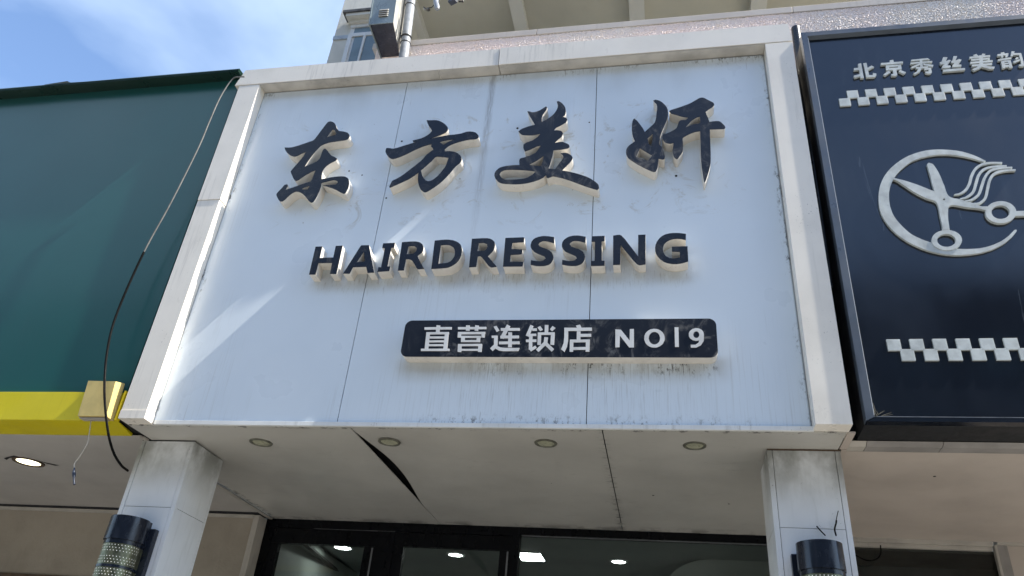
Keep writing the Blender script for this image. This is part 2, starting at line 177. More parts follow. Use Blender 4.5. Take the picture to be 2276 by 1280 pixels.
'pla_2':'4097 7296 39 -23 -8 -23 116 -1 3 -34 -134 2 -23 -59 33 -2 -4 41 4 0 39 -2 3 -40 78 0 2 -34 -78 0 2 -39 85 0 3 -33 -85 0 2 -38 -42 2 -2 37 -102 0 -3 33 102 0 -2 39 -49 1 -2 -7 -11 6 -26 0 -3 16 0 18 8 0 23 60 -32 2 -3 34 49 -1;3978 7279 3 0 37 -57 -30 -19 -40 65 0 3;3936 7158 68 -1 9 -127 -4 -1 38 -18 49 -7 164 -2 -10 -38 -167 1 -50 9 -41 24 -28 -30 -31 33 38 44 1 4 -7 81 -26 0|3999 7030 3 -6 5 5',
'pla_3':'4361 7288 35 -17 -9 -30 49 0 2 -30 -51 0 -2 24 -19 -60 67 0 1 -6 2 -22 -41 0 1 -42 44 0 2 -32 -45 1 3 -68 33 23 16 -27 -61 -44 -16 23 -9 0 -4 92 -33 0 -2 31 34 1 -1 37 -4 -4 -34 17;4522 7283 40 -2 3 -91 70 0 1 -7 2 -1 -1 -147 -41 4 0 120 -107 0 3 -122 30 33 3 62 41 -5 -3 -66 77 -77 -25 -30 -72 74 -3 0 -68 -77 -29 29 48 55 -37 4 -4 151 75 1;4470 7270 4 -3 31 -43 -28 -16 -4 2 -30 41;4608 7268 35 -25 -36 -40 -25 24',
'pla_4':'4909 7280 2 -1 15 -34 -8 -3 122 -1 1 -38 -257 1 3 -122 -9 -71 -24 -62 -38 32 24 73 4 74 -5 116 138 -2 -11 27;4878 7199 41 -1 0 -33 115 0 1 -35 -115 0 1 -34 101 0 -2 -147 -40 2 0 22 -133 0 1 -22 -39 0 -2 146 73 0|4970 7064 -124 -1 1 -58 133 1 0 57',
'pla_5':'5479 7217 11 0 0 -221 -49 0 -99 144 -3 -140 -44 -2 -2 217 60 -5 92 -132 2 138',
'pla_6':'5700 7216 35 -4 22 -10 14 -10 16 -15 12 -19 7 -18 5 -22 0 -23 -3 -22 -18 -37 -11 -13 -22 -17 -21 -10 -18 -4 -21 0 -22 3 -22 9 -14 10 -16 16 -12 18 -13 40 3 45 11 28 13 18 16 15 22 14|5701 7180 -23 -8 -20 -21 -10 -25 -3 -30 8 -33 16 -22 20 -12 20 -2 22 8 20 20 10 25 3 30 -8 33 -16 23 -20 12',
'pla_7':'5917 7231 41 -1 -3 -233 -40 0',
'pla_8':'6135 7216 25 -2 19 -7 15 -11 15 -21 5 -16 2 -21 -5 -72 -32 -52 -49 -27 -54 1 0 32 48 0 31 22 10 27 -3 2 -13 -4 -21 -1 -30 9 -24 21 -12 26 0 32 6 18 10 15 25 21|6136 7179 -12 -5 -9 -10 -6 -14 -2 -17 4 -14 7 -12 11 -7 12 -1 12 5 9 10 6 14 1 17 -3 14 -7 12 -11 7',
'bls_0':'8372 10942 4 -2 -1 -86 49 36 28 -29 -77 -44 -1 -4 0 -86 38 -4 16 18 -4 20 14 -8 21 -6 -3 -33 -23 -26 -97 2 2 251;8313 10942 -7 -257 -36 1 0 34 -68 -21 -6 37 74 20 1 4 2 69 -60 -2 3 39 57 2 2 68',
'bls_1':'8689 10963 0 -42 105 0 -3 -32 -256 -2 5 33 106 0 1 34;8764 10869 -7 -82 -60 0 -5 -91 -19 -14 -47 6 -1 29 28 0 3 70 -76 0 9 85|8724 10843 -102 0 0 -21 100 -2 2 2;8738 10779 59 -49 -28 -26 -52 48;8598 10775 30 -20 -70 -56 -20 21',
'bls_2':'9080 10947 21 -27 -86 -2 -3 -26 111 1 -3 -24 -111 -2 -6 -52 -4 -8 58 -1 -1 -26 33 -7 -6 -74 -20 -20 -49 12 -3 29 40 -1 3 29 -45 -2 0 21 11 10 -39 2 -24 -53 -64 -44 -16 23 42 25 26 49 -27 2 3 27 51 -1 4 31 -101 -48 -8 24 110 53 -106 -1 4 24 107 1 4 27 -96 -2 1 22;9012 10864 112 -42 -13 -32 -97 41',
'bls_3':'9374 10948 40 -5 -31 -70 42 18 25 -16 -56 -74 37 -8 -6 -30 -99 -2 4 30 31 40 -30 0 -3 27 21 19;9257 10944 47 -8 -35 -70 43 25 18 -13 -58 -80 38 -8 -4 -30 -96 -3 4 30 34 40 -45 -9 -1 41 24 11;9455 10733 3 0 -5 -36 -244 -3 5 36',
'bls_4':'9698 10955 32 -11 -18 -25 64 2 -5 -28 0 -3 -3 0 -79 -1 -3 -12 76 1 -4 -27 -1 -3 -3 0 -74 -1 -3 -18 107 3 -5 -30 -247 -6 5 31 101 2 4 17 -89 -2 4 31 91 1 2 12 -108 -2 5 31 62 0 -17 23 39 16 16 -36 -2 -2 11 0 2 10 25 -2;9670 10796 4 0 -1 -14 94 2 -5 -30 -71 -2 42 -26 52 -6 -16 -34 -49 2 -70 40 -1 5 -38 -27 -63 -32 -18 32 59 22 15 22 -65 -1 5 30 77 1 3 1 10 16',
'bls_5':'10021 10957 33 -7 -14 -28 76 -6 -15 -218 -26 -10 -31 13 3 23 27 3 1 3 13 161 -62 2 -9 -19 -27 0;9937 10954 3 -26 38 3 -5 -31 -14 0 13 -1 -21 -38 -21 3 12 35 -29 -2 -2 -31 -23 -4 -2 34 -33 -2 5 31 41 1 -1 19;10057 10856 14 -23 -31 -22 -10 18;9994 10858 -3 -29 -150 -20 3 29;10074 10814 3 -21 -69 -35 -9 27;9973 10809 2 -1 -5 -125 -35 1 -5 20 -38 -6 -7 -15 -25 3 10 118|9942 10786 -39 -2 -2 -2 0 -15 43 2 0 16|9944 10749 -40 -2 -3 -2 0 -15 43 2 2 17',
'logo_crescent':'9371 9273 -60 57 -45 35 -52 34 -53 26 -54 19 -56 14 -28 5 -57 9 -58 5 -59 0 -61 -7 -61 -14 -65 -22 -63 -27 -54 -31 -53 -37 -57 -47 -55 -53 -48 -57 -42 -61 -33 -61 -28 -65 -22 -71 -16 -70 -13 -94 -4 -63 2 -62 9 -62 16 -63 22 -61 30 -62 36 -58 42 -54 45 -48 49 -42 73 -52 51 -29 59 -26 62 -22 62 -14 64 -9 64 -3 97 5 67 10 64 14 64 21 31 13 62 30 59 36 49 40 44 42 59 69 -1 19 -17 -4 -6 -4 -63 -65 -43 -35 -47 -33 -26 -14 -54 -27 -56 -20 -28 -8 -57 -11 -30 -3 -61 -2 -49 1 -64 6 -72 3 -24 4 -23 9 -24 13 -91 56 -67 34 -23 14 -50 35 -25 20 -23 22 -19 25 -19 26 -33 57 -32 64 -14 34 -11 34 -8 31 -5 33 -6 67 0 35 5 72 10 66 7 33 18 60 9 25 22 48 31 58 21 34 19 23 45 53 24 24 53 49 29 23 28 20 31 18 65 28 33 11 72 17 74 9 35 2 70 -3 35 -4 34 -6 67 -19 59 -19 78 -35 82 -48 7 -1',
'logo_scissors':'8784 9285 21 -10 16 -11 9 -17 0 -3 6 -14 5 -23 5 -9 -1 -6 2 -2 2 -15 4 -10 1 -9 2 -2 1 -17 2 -1 4 -23 -1 -5 5 -23 -1 -5 4 -26 1 -21 2 -6 2 -37 5 -34 2 -87 3 -14 1 -20 2 -4 0 -3 3 -3 -1 -3 8 -21 20 -20 30 -14 24 -6 37 -14 31 -17 9 -2 9 -7 9 -2 10 -7 8 -2 3 -3 33 -14 5 -5 5 0 5 -5 16 -7 28 -26 15 -7 51 -1 -1 -6 17 19 2 0 13 12 4 2 12 10 10 5 4 0 8 6 14 3 2 3 6 0 14 5 28 3 24 -1 26 -6 12 -7 5 0 2 -3 20 -12 7 -6 1 -4 4 -1 3 -6 4 -2 6 -14 2 0 13 -36 -1 -7 3 -12 -2 -22 181 -4 -11 -65 -194 6 -6 -12 -25 -28 -2 0 -6 -7 -2 0 -4 -6 -5 -1 -6 -5 -27 -15 -14 -4 -2 -3 -34 -7 -49 2 -31 11 -1 3 -20 11 -8 6 0 3 -4 2 -3 6 -4 2 -2 6 -2 0 -10 17 1 3 -5 7 0 8 -4 8 0 7 -2 12 2 30 7 28 3 6 -1 3 -6 0 -7 5 -6 1 -8 4 -30 11 -134 30 -81 28 -9 0 -7 4 -27 -1 -19 -8 -10 -8 -1 -3 -5 -5 -5 -8 -8 -23 -17 -82 -10 -64 -10 -119 -73 -4 6 16 4 18 -1 7 3 40 3 90 -1 12 7 108 1 43 -6 34 -18 26 -15 7 -4 5 -26 9 -25 14 -81 67 -1 3 -10 7 -1 3 -6 4 -1 3 -19 17 -3 7 -4 1 -1 4 -2 0 -15 20 -5 2 -7 11 -2 0 -1 3 -2 1 -3 6 -3 0 0 4 -3 0 0 3 -3 0 -3 7 -2 0 -1 3 -5 4 -1 3 -2 0 -1 3 -2 0 -1 4 -2 0 -1 3 -2 0 0 3 -14 14 -2 5 -11 10 -2 5 -2 0 -15 21 -5 2 0 3 -17 15 -4 1 -4 5 -3 0 -2 3 -7 2 -11 9 7 14 4 2 104 -43 124 -70 1 -3 20 -11 2 -3 24 -15 4 -5 19 -10 3 -5 9 -4 22 -17 46 -25 0 49 -2 5 1 19 -1 5 2 158 -1 5 1 7 -2 27 0 64 -2 45 0 3|8841 8772 -7 -3 -3 -4 -1 -9 1 -2 0 -3 4 -3 6 -1 6 3 3 4 1 10 -2 1 1 3 -4 4|9367 8647 -15 -2 -20 -6 -13 -7 -9 -9 -3 0 -16 -17 -14 -22 -5 -13 -4 -18 -1 -13 4 -23 9 -18 2 0 6 -9 17 -13 20 -7 22 -1 33 8 24 16 23 25 13 26 4 18 1 13 -3 23 -9 19 -2 0 -6 9 -9 8 -17 9 -12 3;8777 8352 24 -1 21 -4 24 -9 16 -9 19 -16 1 -3 7 -6 2 -4 2 -1 12 -24 1 -7 3 -3 3 -32 -4 -26 -8 -21 -12 -21 -4 -3 -3 -7 -32 -30 -37 -20 -33 -10 -29 -3 -24 1 -21 3 -23 8 -29 19 -1 3 -6 3 0 3 -8 6 -1 4 -3 0 -13 24 -7 28 1 10 -1 4 4 26 9 26 10 17 7 7 0 3 32 31 31 18 41 13|8765 8301 -16 -2 -20 -7 -21 -12 -19 -18 -13 -20 -4 -13 -3 -22 2 -20 11 -21 2 0 6 -9 20 -14 22 -6 23 -1 15 2 20 6 21 13 18 17 13 20 5 13 3 27 -2 15 -10 21 -20 18 -17 8 -13 4',
'logo_hair0':'8959 8820 43 -1 11 2 24 8 25 14 36 31 21 27 27 45 16 34 29 74 34 63 28 41 33 31 24 17 25 12 40 10 45 3 105 -7 5 23 -105 10 -47 -1 -29 -4 -29 -10 -41 -24 -27 -21 -13 -13 -23 -30 -22 -33 -28 -53 -36 -90 -23 -43 -24 -36 -29 -29 -31 -22 -20 -9 -43 -10',
'logo_hair1':'9003 8758 32 1 23 3 26 11 45 31 28 28 23 36 75 179 29 47 11 14 24 25 26 18 15 6 48 14 58 6 94 1 4 22 -93 3 -60 -4 -52 -11 -33 -16 -16 -11 -28 -28 -14 -15 -24 -34 -12 -20 -20 -44 -56 -136 -16 -28 -22 -25 -26 -22 -35 -23 -54 -19',
'logo_hair2':'9047 8729 46 -2 25 5 14 7 30 18 30 26 14 16 25 39 86 189 31 47 23 27 12 12 12 9 27 13 48 11 55 5 84 0 5 22 -105 4 -52 -4 -34 -7 -17 -6 -16 -9 -16 -11 -15 -12 -27 -31 -36 -52 -22 -43 -67 -148 -18 -33 -10 -13 -25 -23 -38 -27 -21 -9 -47 -11',
'logo_hair3':'9105 8686 52 -7 14 0 14 3 28 16 14 11 25 26 12 16 20 40 63 169 16 35 26 44 20 24 10 9 12 8 31 15 49 14 39 4 84 1 5 22 -84 4 -21 0 -36 -4 -36 -9 -18 -7 -17 -8 -30 -21 -13 -14 -24 -31 -29 -53 -18 -43 -54 -148 -8 -17 -15 -28 -20 -23 -33 -26 -22 -7 -54 -3',
}
PLATE = (1.4554, 3.1740, 3.4456, 3.6758)

def glyph(key):
    out = []
    for sh in GLYPHS[key].split(';'):
        loops = []
        for lp in sh.split('|'):
            q = [int(v) for v in lp.split()]; x, z = q[0], q[1]; L = [(x/2000, z/2000)]
            for i in range(2, len(q), 2): x += q[i]; z += q[i+1]; L.append((x/2000, z/2000))
            loops.append(L)
        out.append(loops)
    return out

# ------------------------------------------------------------------ materials
def panel_white():
    """white composite sheet: faint blue white, rain streaks, mould creeping from the edges it meets"""
    m, t, b = nt('white_composite_sheet'); k = N(t)
    base = k.mix(k.ramp(k.noise(1.1, (1, 1, 1), 3), .35, .7), (.735, .81, .87, 1), (.68, .76, .825, 1))
    fine = k.noise(9, (9, 1, .22), 4, .6, (1, 0, 0)); zone = k.noise(1.7, (1, 1, .55), 3, .55, (0, 0, 3.3))
    streaks = k.mul(k.ramp(fine, .5, .72), k.ramp(zone, .50, .72), .3)
    c = k.mix(streaks, base, (.30, .30, .27, 1))
    # old runs below the joint of the top beam
    d1 = k.math('ABSOLUTE', k.math('SUBTRACT', k.x, 1.765)); run = k.mul(k.ramp(d1, .035, .006), k.ramp(k.z, 3.9, 5.7), .6)
    run = k.mul(run, k.ramp(k.noise(30, (6, 1, .3), 3), .3, .6)); c = k.mix(run, c, (.20, .19, .17, 1))
    # runs dripping from the name plate and the letters
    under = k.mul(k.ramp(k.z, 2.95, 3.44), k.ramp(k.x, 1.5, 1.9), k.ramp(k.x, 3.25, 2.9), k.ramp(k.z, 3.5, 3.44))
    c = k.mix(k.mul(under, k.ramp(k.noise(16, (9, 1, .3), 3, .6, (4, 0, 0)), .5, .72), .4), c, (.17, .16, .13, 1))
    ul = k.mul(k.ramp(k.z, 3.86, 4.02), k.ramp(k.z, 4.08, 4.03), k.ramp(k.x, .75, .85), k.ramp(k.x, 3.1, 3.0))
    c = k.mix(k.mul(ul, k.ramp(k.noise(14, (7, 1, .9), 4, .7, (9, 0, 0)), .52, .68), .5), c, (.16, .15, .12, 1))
    grime_shade = k.mx(k.mul(k.ramp(k.z, 3.30, 3.43), k.ramp(k.z, 3.5, 3.45), k.ramp(k.x, 1.38, 1.5), k.ramp(k.x, 3.28, 3.15)), k.mul(k.ramp(k.z, 3.90, 4.00), k.ramp(k.z, 4.14, 4.05), k.ramp(k.x, .72, .82), k.ramp(k.x, 3.14, 3.04)))  # soft bands below letters and plate: grime with contact shade painted in
    c = k.mix(k.mul(grime_shade, k.ramp(k.noise(5, (1, 1, .6), 4, .6), .25, .6), .5), c, (.34, .32, .27, 1))
    # black mould: under the top beam, along the bottom ledge and the right post
    sp = k.noise(34, (1, 1, .55), 6, .8); area = k.noise(2.4, (1, 1, 1), 3, .6, (2, 9, 5))
    top = k.mul(k.ramp(k.z, 5.62, 5.72), k.ramp(area, .42, .6)); bot = k.mul(k.ramp(k.z, 3.17, 3.085), k.ramp(k.x, 1.3, 1.9), k.ramp(k.x, 3.5, 3.1), k.ramp(area, .40, .58))
    rgt = k.mul(k.ramp(k.x, 3.555, 3.6), k.ramp(k.noise(3, (1, 1, 1), 3, .6, (0, 0, 8)), .45, .6)); lft = k.mul(k.ramp(k.x, .05, .01), k.ramp(area, .5, .6))
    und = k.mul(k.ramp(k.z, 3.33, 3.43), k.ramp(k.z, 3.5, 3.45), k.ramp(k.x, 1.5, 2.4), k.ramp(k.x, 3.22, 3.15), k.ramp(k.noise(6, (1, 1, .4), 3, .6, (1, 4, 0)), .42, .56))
    drip = k.mx(k.ramp(sp, .53, .62), k.ramp(k.noise(26, (3.2, 1, .32), 5, .75, (6, 1, 2)), .55, .62))
    mould = k.mx(k.mul(k.mx(bot, rgt, lft), k.ramp(sp, .5, .62), .92), k.mul(k.mx(top, und), drip, .95))
    thin = k.mul(k.ramp(k.noise(30, (5, 1, .12), 3, .6, (2, 0, 7)), .66, .72), k.mx(k.mul(k.ramp(k.z, 3.1, 3.43), k.ramp(k.z, 3.5, 3.45), k.ramp(k.x, 1.5, 2.0), k.ramp(k.x, 3.25, 3.0)), k.mul(k.ramp(k.z, 5.2, 5.7), k.ramp(area, .4, .6)), k.mul(k.ramp(k.z, 3.45, 3.12), k.ramp(k.x, 1.6, 2.0), k.ramp(k.x, 2.9, 2.4))), .75)
    c = k.mix(thin, c, (.07, .07, .06, 1))
    c = k.mix(mould, c, (.035, .035, .03, 1))
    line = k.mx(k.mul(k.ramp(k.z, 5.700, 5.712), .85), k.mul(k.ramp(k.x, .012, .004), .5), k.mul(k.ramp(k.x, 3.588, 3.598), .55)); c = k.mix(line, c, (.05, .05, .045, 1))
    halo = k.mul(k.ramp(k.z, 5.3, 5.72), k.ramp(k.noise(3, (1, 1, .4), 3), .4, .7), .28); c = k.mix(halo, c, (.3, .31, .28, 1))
    # insect and dirt specks round the characters
    band = k.mul(k.ramp(k.z, 4.35, 4.5), k.ramp(k.z, 5.4, 5.3), k.ramp(k.x, .3, .5), k.ramp(k.x, 3.5, 3.3))
    spk = k.mul(k.ramp(k.noise(26, (1, 1, 1), 2, .5, (3, 3, 3)), .70, .74), k.ramp(k.noise(2.2, (1, 1, 1), 2, .5, (8, 2, 0)), .45, .6), band, .8); c = k.mix(spk, c, (.12, .10, .08, 1))
    sm = k.mul(k.ramp(k.noise(4.5, (1, 1, 1), 5, .7, (0, 4, 1), 1.5), .56, .68), band, .5); c = k.mix(sm, c, (.44, .42, .35, 1))
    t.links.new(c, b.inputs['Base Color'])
    t.links.new(k.ramp(k.noise(2.2, (1, 1, 1), 4), .3, .7, .26, .40), b.inputs['Roughness'])
    b.inputs['Coat Weight'].default_value = .25; b.inputs['Coat Roughness'].default_value = .2
    k.bump(b, k.noise(1.1, (1, 1, 1), 2), .02, .5); return m
M = {}
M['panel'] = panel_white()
M['frame'] = mat('white_painted_frame', (.87, .82, .73, 1), .38, 0, .05, 2.5, .45, .5, dirt=(.16, .15, .12, 1), coat=.15)
M['frame_side'] = M['frame']
M['ledge'] = mat('stained_white_ledge', (.78, .79, .77, 1), .45, 0, .06, 4, .5, .95, dirt=(.12, .11, .08, 1))
M['return'] = mat('cream_letter_side', (.74, .695, .62, 1), .42, 0, .07, 9, .3, .85, dirt=(.14, .12, .09, 1))
def black_acrylic(name, col, rough, dust):
    m, t, b = nt(name); k = N(t)
    sw = k.noise(7, (1, 1, .7), 6, .7, (0, 0, 0), 2.2); a = k.noise(1.6, (1, 1, 1), 2, .5, (4, 0, 0))
    f = k.mul(k.ramp(sw, .48, .7), k.ramp(a, .35, .65), dust)
    t.links.new(k.mix(f, col, (.17, .165, .155, 1)), b.inputs['Base Color'])
    t.links.new(k.math('ADD', k.mul(f, .5), rough, clamp=True), b.inputs['Roughness']); b.inputs['Specular IOR Level'].default_value = .38; return m
M['black'] = black_acrylic('black_acrylic_face', (.005, .007, .014, 1), .18, .25)
M['black_dusty'] = black_acrylic('dusty_black_acrylic_face', (.010, .013, .021, 1), .28, .8)
M['plate_white'] = mat('white_plate_lettering', (.72, .72, .70, 1), .4, 0, .08, 12, 0, .6)
M['green'] = mat('dark_green_sheet', lin(24, 84, 81), .30, 0, .04, 1.2, .06, 0, coat=.15, rv=.015)
M['green_edge'] = mat('green_sheet_edge', lin(14, 44, 38), .35, 0, .08, 3)
M['dark'] = mat('black_gap_lining', (.006, .007, .009, 1), .6)
M['yellow'] = mat('yellow_sheet', lin(222, 205, 20), .4, 0, .06, 2, .3, .6, dirt=(.3, .26, .02, 1), coat=.1)
M['cream'] = mat('cream_yellow_plastic', lin(208, 186, 118), .5, 0, .08, 12, .3, .5)
M['navy'] = None
def navy_sheet():
    m, t, b = nt('black_glossy_sheet'); k = N(t)
    s = k.noise(6, (4, 1, .35), 5, .65); a = k.noise(1.4, (1, 1, 1), 3, .5, (2, 0, 1)); f = k.mul(k.ramp(s, .52, .78), k.ramp(a, .45, .7), .22)
    sc = k.ramp(k.noise(1.6, (6, 1, .6), 3, .6, (1, 1, 1), 1.2), .715, .73, 0, .25)
    c = k.mix(k.mx(f, sc), (.005, .008, .015, 1), (.12, .14, .16, 1)); t.links.new(c, b.inputs['Base Color'])
    t.links.new(k.ramp(k.noise(2, (1, 1, .5), 4), .3, .7, .10, .2), b.inputs['Roughness']); b.inputs['Specular IOR Level'].default_value = .75; return m
M['navy'] = navy_sheet()
M['navy_frame'] = mat('dark_grey_aluminium_frame', lin(88, 97, 108), .38, .25, .08, 5, .1, .15, dirt=(.2, .2, .18, 1))
M['silver'] = mat('dull_white_acrylic', (.60, .64, .62, 1), .38, 0, .12, 16, .25, .3, dirt=(.25, .24, .2, 1))
M['soffit'] = mat('grey_white_soffit_sheet', (.50, .485, .44, 1), .42, 0, .06, 1.6, 0, .35, dirt=(.05, .045, .035, 1), coat=.1)
def add_seam_dirt(m):
    t = m.node_tree; k = N(t); b = t.nodes['Principled BSDF']; src = b.inputs['Base Color'].links[0].from_socket
    d = k.math('ABSOLUTE', k.math('SUBTRACT', k.x, 2.575)); sd = k.mul(k.ramp(d, .05, .004), k.ramp(k.noise(38, (.5, 1.6, 1), 4, .7), .5, .64), k.ramp(k.y, .1, 1.9, .35, 1.))
    d2 = k.math('ABSOLUTE', k.math('SUBTRACT', k.x, -.14)); s2 = k.mul(k.ramp(d2, .05, .004), k.ramp(k.noise(22, (1, 1, 1), 4, .7), .5, .62), k.ramp(k.y, .8, 1.6))
    fe = k.mul(k.ramp(k.y, .045, .008), k.ramp(k.noise(20, (1, 1, 1), 4, .7, (3, 0, 0)), .52, .62), .8)
    sc = k.mul(k.ramp(k.noise(5, (1, 2.2, 1), 5, .7, (5, 1, 0), 1.5), .6, .74), .22)
    bk = k.mul(k.ramp(k.y, 1.82, 1.95), k.ramp(k.noise(9, (1, 1, 1), 4, .6), .45, .6), .5)
    c = k.mix(k.mx(sd, s2, fe, sc, bk), src, (.03, .027, .022, 1)); t.links.new(c, b.inputs['Base Color'])
    b.inputs['Coat Roughness'].default_value = .35
add_seam_dirt(M['soffit'])
M['soffit_right'] = mat('beige_soffit_sheet', (.50, .435, .375, 1), .5, 0, .06, 1.8, 0, .3, dirt=(.08, .06, .04, 1))
M['soffit_left'] = mat('dull_white_soffit_sheet', (.48, .455, .42, 1), .5, 0, .06, 1.8, 0, .4, dirt=(.05, .04, .03, 1))
M['trim'] = mat('beige_metal_trim', (.44, .41, .36, 1), .45, 0, .1, 6, .3, .4)
M['brown'] = mat('rusty_brown_joint', (.10, .065, .04, 1), .8, 0, .2, 10)
M['ledge_grey'] = mat('weathered_grey_ledge', (.30, .28, .26, 1), .6, 0, .15, 4, .3, .4)
def column_sheet():
    m, t, b = nt('column_cladding_sheet'); k = N(t)
    c = k.mix(k.ramp(k.noise(3, (1, 1, 1), 4), .35, .7), (.80, .82, .83, 1), (.74, .76, .77, 1))
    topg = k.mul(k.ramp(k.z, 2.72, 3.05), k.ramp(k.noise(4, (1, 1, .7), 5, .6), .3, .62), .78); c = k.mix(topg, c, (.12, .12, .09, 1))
    st = k.mul(k.ramp(k.noise(12, (3, 3, .35), 4), .5, .75), .12); c = k.mix(st, c, (.25, .25, .2, 1))
    sp = k.mul(k.ramp(k.noise(70, (1, 1, 1), 3, .6), .66, .72), k.ramp(k.noise(6, (1, 1, 1), 3, .6, (2, 2, 2)), .52, .64), .8); c = k.mix(sp, c, (.08, .08, .07, 1))
    t.links.new(c, b.inputs['Base Color']); b.inputs['Roughness'].default_value = .4; b.inputs['Coat Weight'].default_value = .1; b.inputs['Coat Roughness'].default_value = .35; return m
M['column'] = column_sheet()
M['lamp_black'] = mat('glossy_black_lamp_cap', (.012, .016, .026, 1), .22, 0, .1, 8, .5, .1, dirt=(.09, .09, .1, 1))
M['perf'] = mat('perforated_metal', lin(120, 122, 100), .42, .75, .2, 30, .2, .3)
M['dot'] = emit('lit_perforation', (1, .98, .92, 1), .35)
M['off_lens'] = mat('unlit_frosted_lens', (.42, .42, .30, 1), .35, 0, .15, 20)
M['dull_ring'] = mat('tarnished_ring', (.18, .18, .14, 1), .5, .3, .2, 30)
M['lit_warm'] = emit('lit_downlight', (1, .93, .62, 1), 2.2)
M['lit_white'] = emit('lit_white_downlight', (.93, 1, .96, 1), 11.0)
M['beige_wall'] = mat('beige_painted_wall', (.34, .30, .24, 1), .8, 0, .10, 2.2, .15, .5, bump=.004, bs=40, dirt=(.07, .05, .035, 1))
M['door_frame'] = mat('black_door_frame', (.0025, .003, .0045, 1), .35, 0, .2, 12, .12, .3, dirt=(.03, .033, .03, 1))
M['door_frame'].node_tree.nodes['Principled BSDF'].inputs['Specular IOR Level'].default_value = .15
M['bright_metal'] = mat('dull_aluminium_strip', (.22, .23, .24, 1), .4, .6, .1, 10)
M['inside'] = mat('interior_paint', (.34, .38, .37, 1), .7, 0, .06, 1.5)
M['inside_light'] = mat('interior_bulkhead_paint', (.42, .46, .43, 1), .6, 0, .06, 1.5)
M['inside_dark'] = mat('interior_cove_paint', (.05, .055, .05, 1), .6)
M['inside_brown'] = mat('dim_brown_interior', (.10, .095, .075, 1), .7, 0, .2, 1.5)
def stucco():
    m, t, b = nt('pink_rough_render'); k = N(t)
    n = k.noise(48, (1, 1, 1), 5, .62, (0, 0, 0), .6); big = k.noise(1.6, (1, 1, 1), 4, .5)
    c = k.mix(k.ramp(big, .35, .7), (.95, .80, .75, 1), (.93, .85, .77, 1)); c = k.mix(k.ramp(n, .6, .35, 0, .15), c, (.42, .33, .33, 1))
    t.links.new(c, b.inputs['Base Color']); b.inputs['Roughness'].default_value = .75; return m
M['stucco'] = stucco()
M['coping'] = mat('cream_coping', (.58, .53, .48, 1), .6, 0, .06, 3, .2, .1)
M['balcony'] = mat('balcony_ceiling_paint', (.64, .60, .49, 1), .85, 0, .06, 1.2)
M['balcony_beam'] = mat('balcony_beam_paint', (.80, .77, .69, 1), .85, 0, .05, 1.2)
M['upper_wall'] = mat('pale_beige_render', (.78, .75, .66, 1), .85, 0, .08, 2.2, .2, .1, bump=.004, bs=50, dirt=(.2, .2, .18, 1))
M['band'] = mat('blue_grey_band', lin(186, 196, 204), .8)
M['upvc'] = mat('white_window_frame', (.74, .75, .74, 1), .35, 0, .04, 5)
M['canopy_dark'] = mat('weathered_slab_edge', (.12, .12, .12, 1), .85, 0, .2, 10)
M['cab'] = mat('grey_steel_cabinet', (.25, .30, .31, 1), .35, .2, .12, 6, .3, .1)
M['cab_shade'] = mat('shaded_cabinet_underside', (.05, .055, .075, 1), .35, .4, .15, 8, .5, .1, dirt=(.15, .15, .17, 1))  # dark copy of the cabinet steel, underside shade put into the colour
M['cab_lit'] = mat('sunlit_cabinet_steel', (.50, .49, .45, 1), .5, .2, .1, 6, .3, .3)  # pale copy of the cabinet steel, sunlight put into the colour
M['galv'] = mat('galvanised_pole', (.30, .33, .37, 1), .6, 0, .15, 14, .4, .2)
M['strap'] = mat('black_cable_tie', (.015, .015, .015, 1), .5)
M['rubber'] = mat('black_rubber_cable', (.004, .004, .004, 1), .65)
M['grey_cable'] = mat('light_grey_cable', (.15, .15, .145, 1), .6, 0, .15, 20)
for q_ in ('rubber', 'grey_cable'): M[q_].node_tree.nodes['Principled BSDF'].inputs['Specular IOR Level'].default_value = .08
M['grey_cable'].node_tree.nodes['Principled BSDF'].inputs['Specular IOR Level'].default_value = .3
M['white_wire'] = mat('thin_cream_wire', (.5, .46, .38, 1), .5)
M['plug'] = mat('slate_blue_plug', lin(44, 52, 68), .4)
M['twig'] = mat('dry_twig', (.05, .045, .03, 1), .9)
M['web'] = mat('dried_stems', (.16, .15, .11, 1), .9)
M['pipe'] = mat('black_drainpipe', (.02, .02, .023, 1), .35)
M['paving'] = mat('grey_paving', (.26, .25, .23, 1), .85, 0, .12, 1.5, bump=.003, bs=80)
M['asphalt'] = mat('asphalt', (.05, .05, .05, 1), .9, 0, .15, 2, bump=.004, bs=90)
M['hole'] = mat('empty_screw_hole', (.01, .01, .01, 1), .9)
def glass(name, tint, refl):
    m = bpy.data.materials.new(name); m.use_nodes = True; t = m.node_tree; t.nodes.clear(); o = t.nodes.new('ShaderNodeOutputMaterial')
    tr = t.nodes.new('ShaderNodeBsdfTransparent'); tr.inputs[0].default_value = tint; g = t.nodes.new('ShaderNodeBsdfGlossy'); g.inputs['Roughness'].default_value = .02
    fr = t.nodes.new('ShaderNodeFresnel'); fr.inputs[0].default_value = refl; mxx = t.nodes.new('ShaderNodeMixShader')
    t.links.new(fr.outputs[0], mxx.inputs[0]); t.links.new(tr.outputs[0], mxx.inputs[1]); t.links.new(g.outputs[0], mxx.inputs[2]); t.links.new(mxx.outputs[0], o.inputs[0]); return m
M['glass'] = glass('shop_glass', (.82, .86, .84, 1), 1.5)
M['win_glass'] = mat('sky_reflecting_window_glass', lin(120, 140, 150), .06, 0, .1, 3)

# ------------------------------------------------------------------ ground (the street the photographer stands in)
g = MB().box(-600, 600, -600, 600, -.3, -.15).out('road', M['asphalt']); tag(g, kind='structure')
pv = thing('pavement', (2, -4, 0), None, None, kind='structure')
MB().box(-40, 44, -9, 1.9, -.149, 0).out('paving_base', M['paving'], pv)

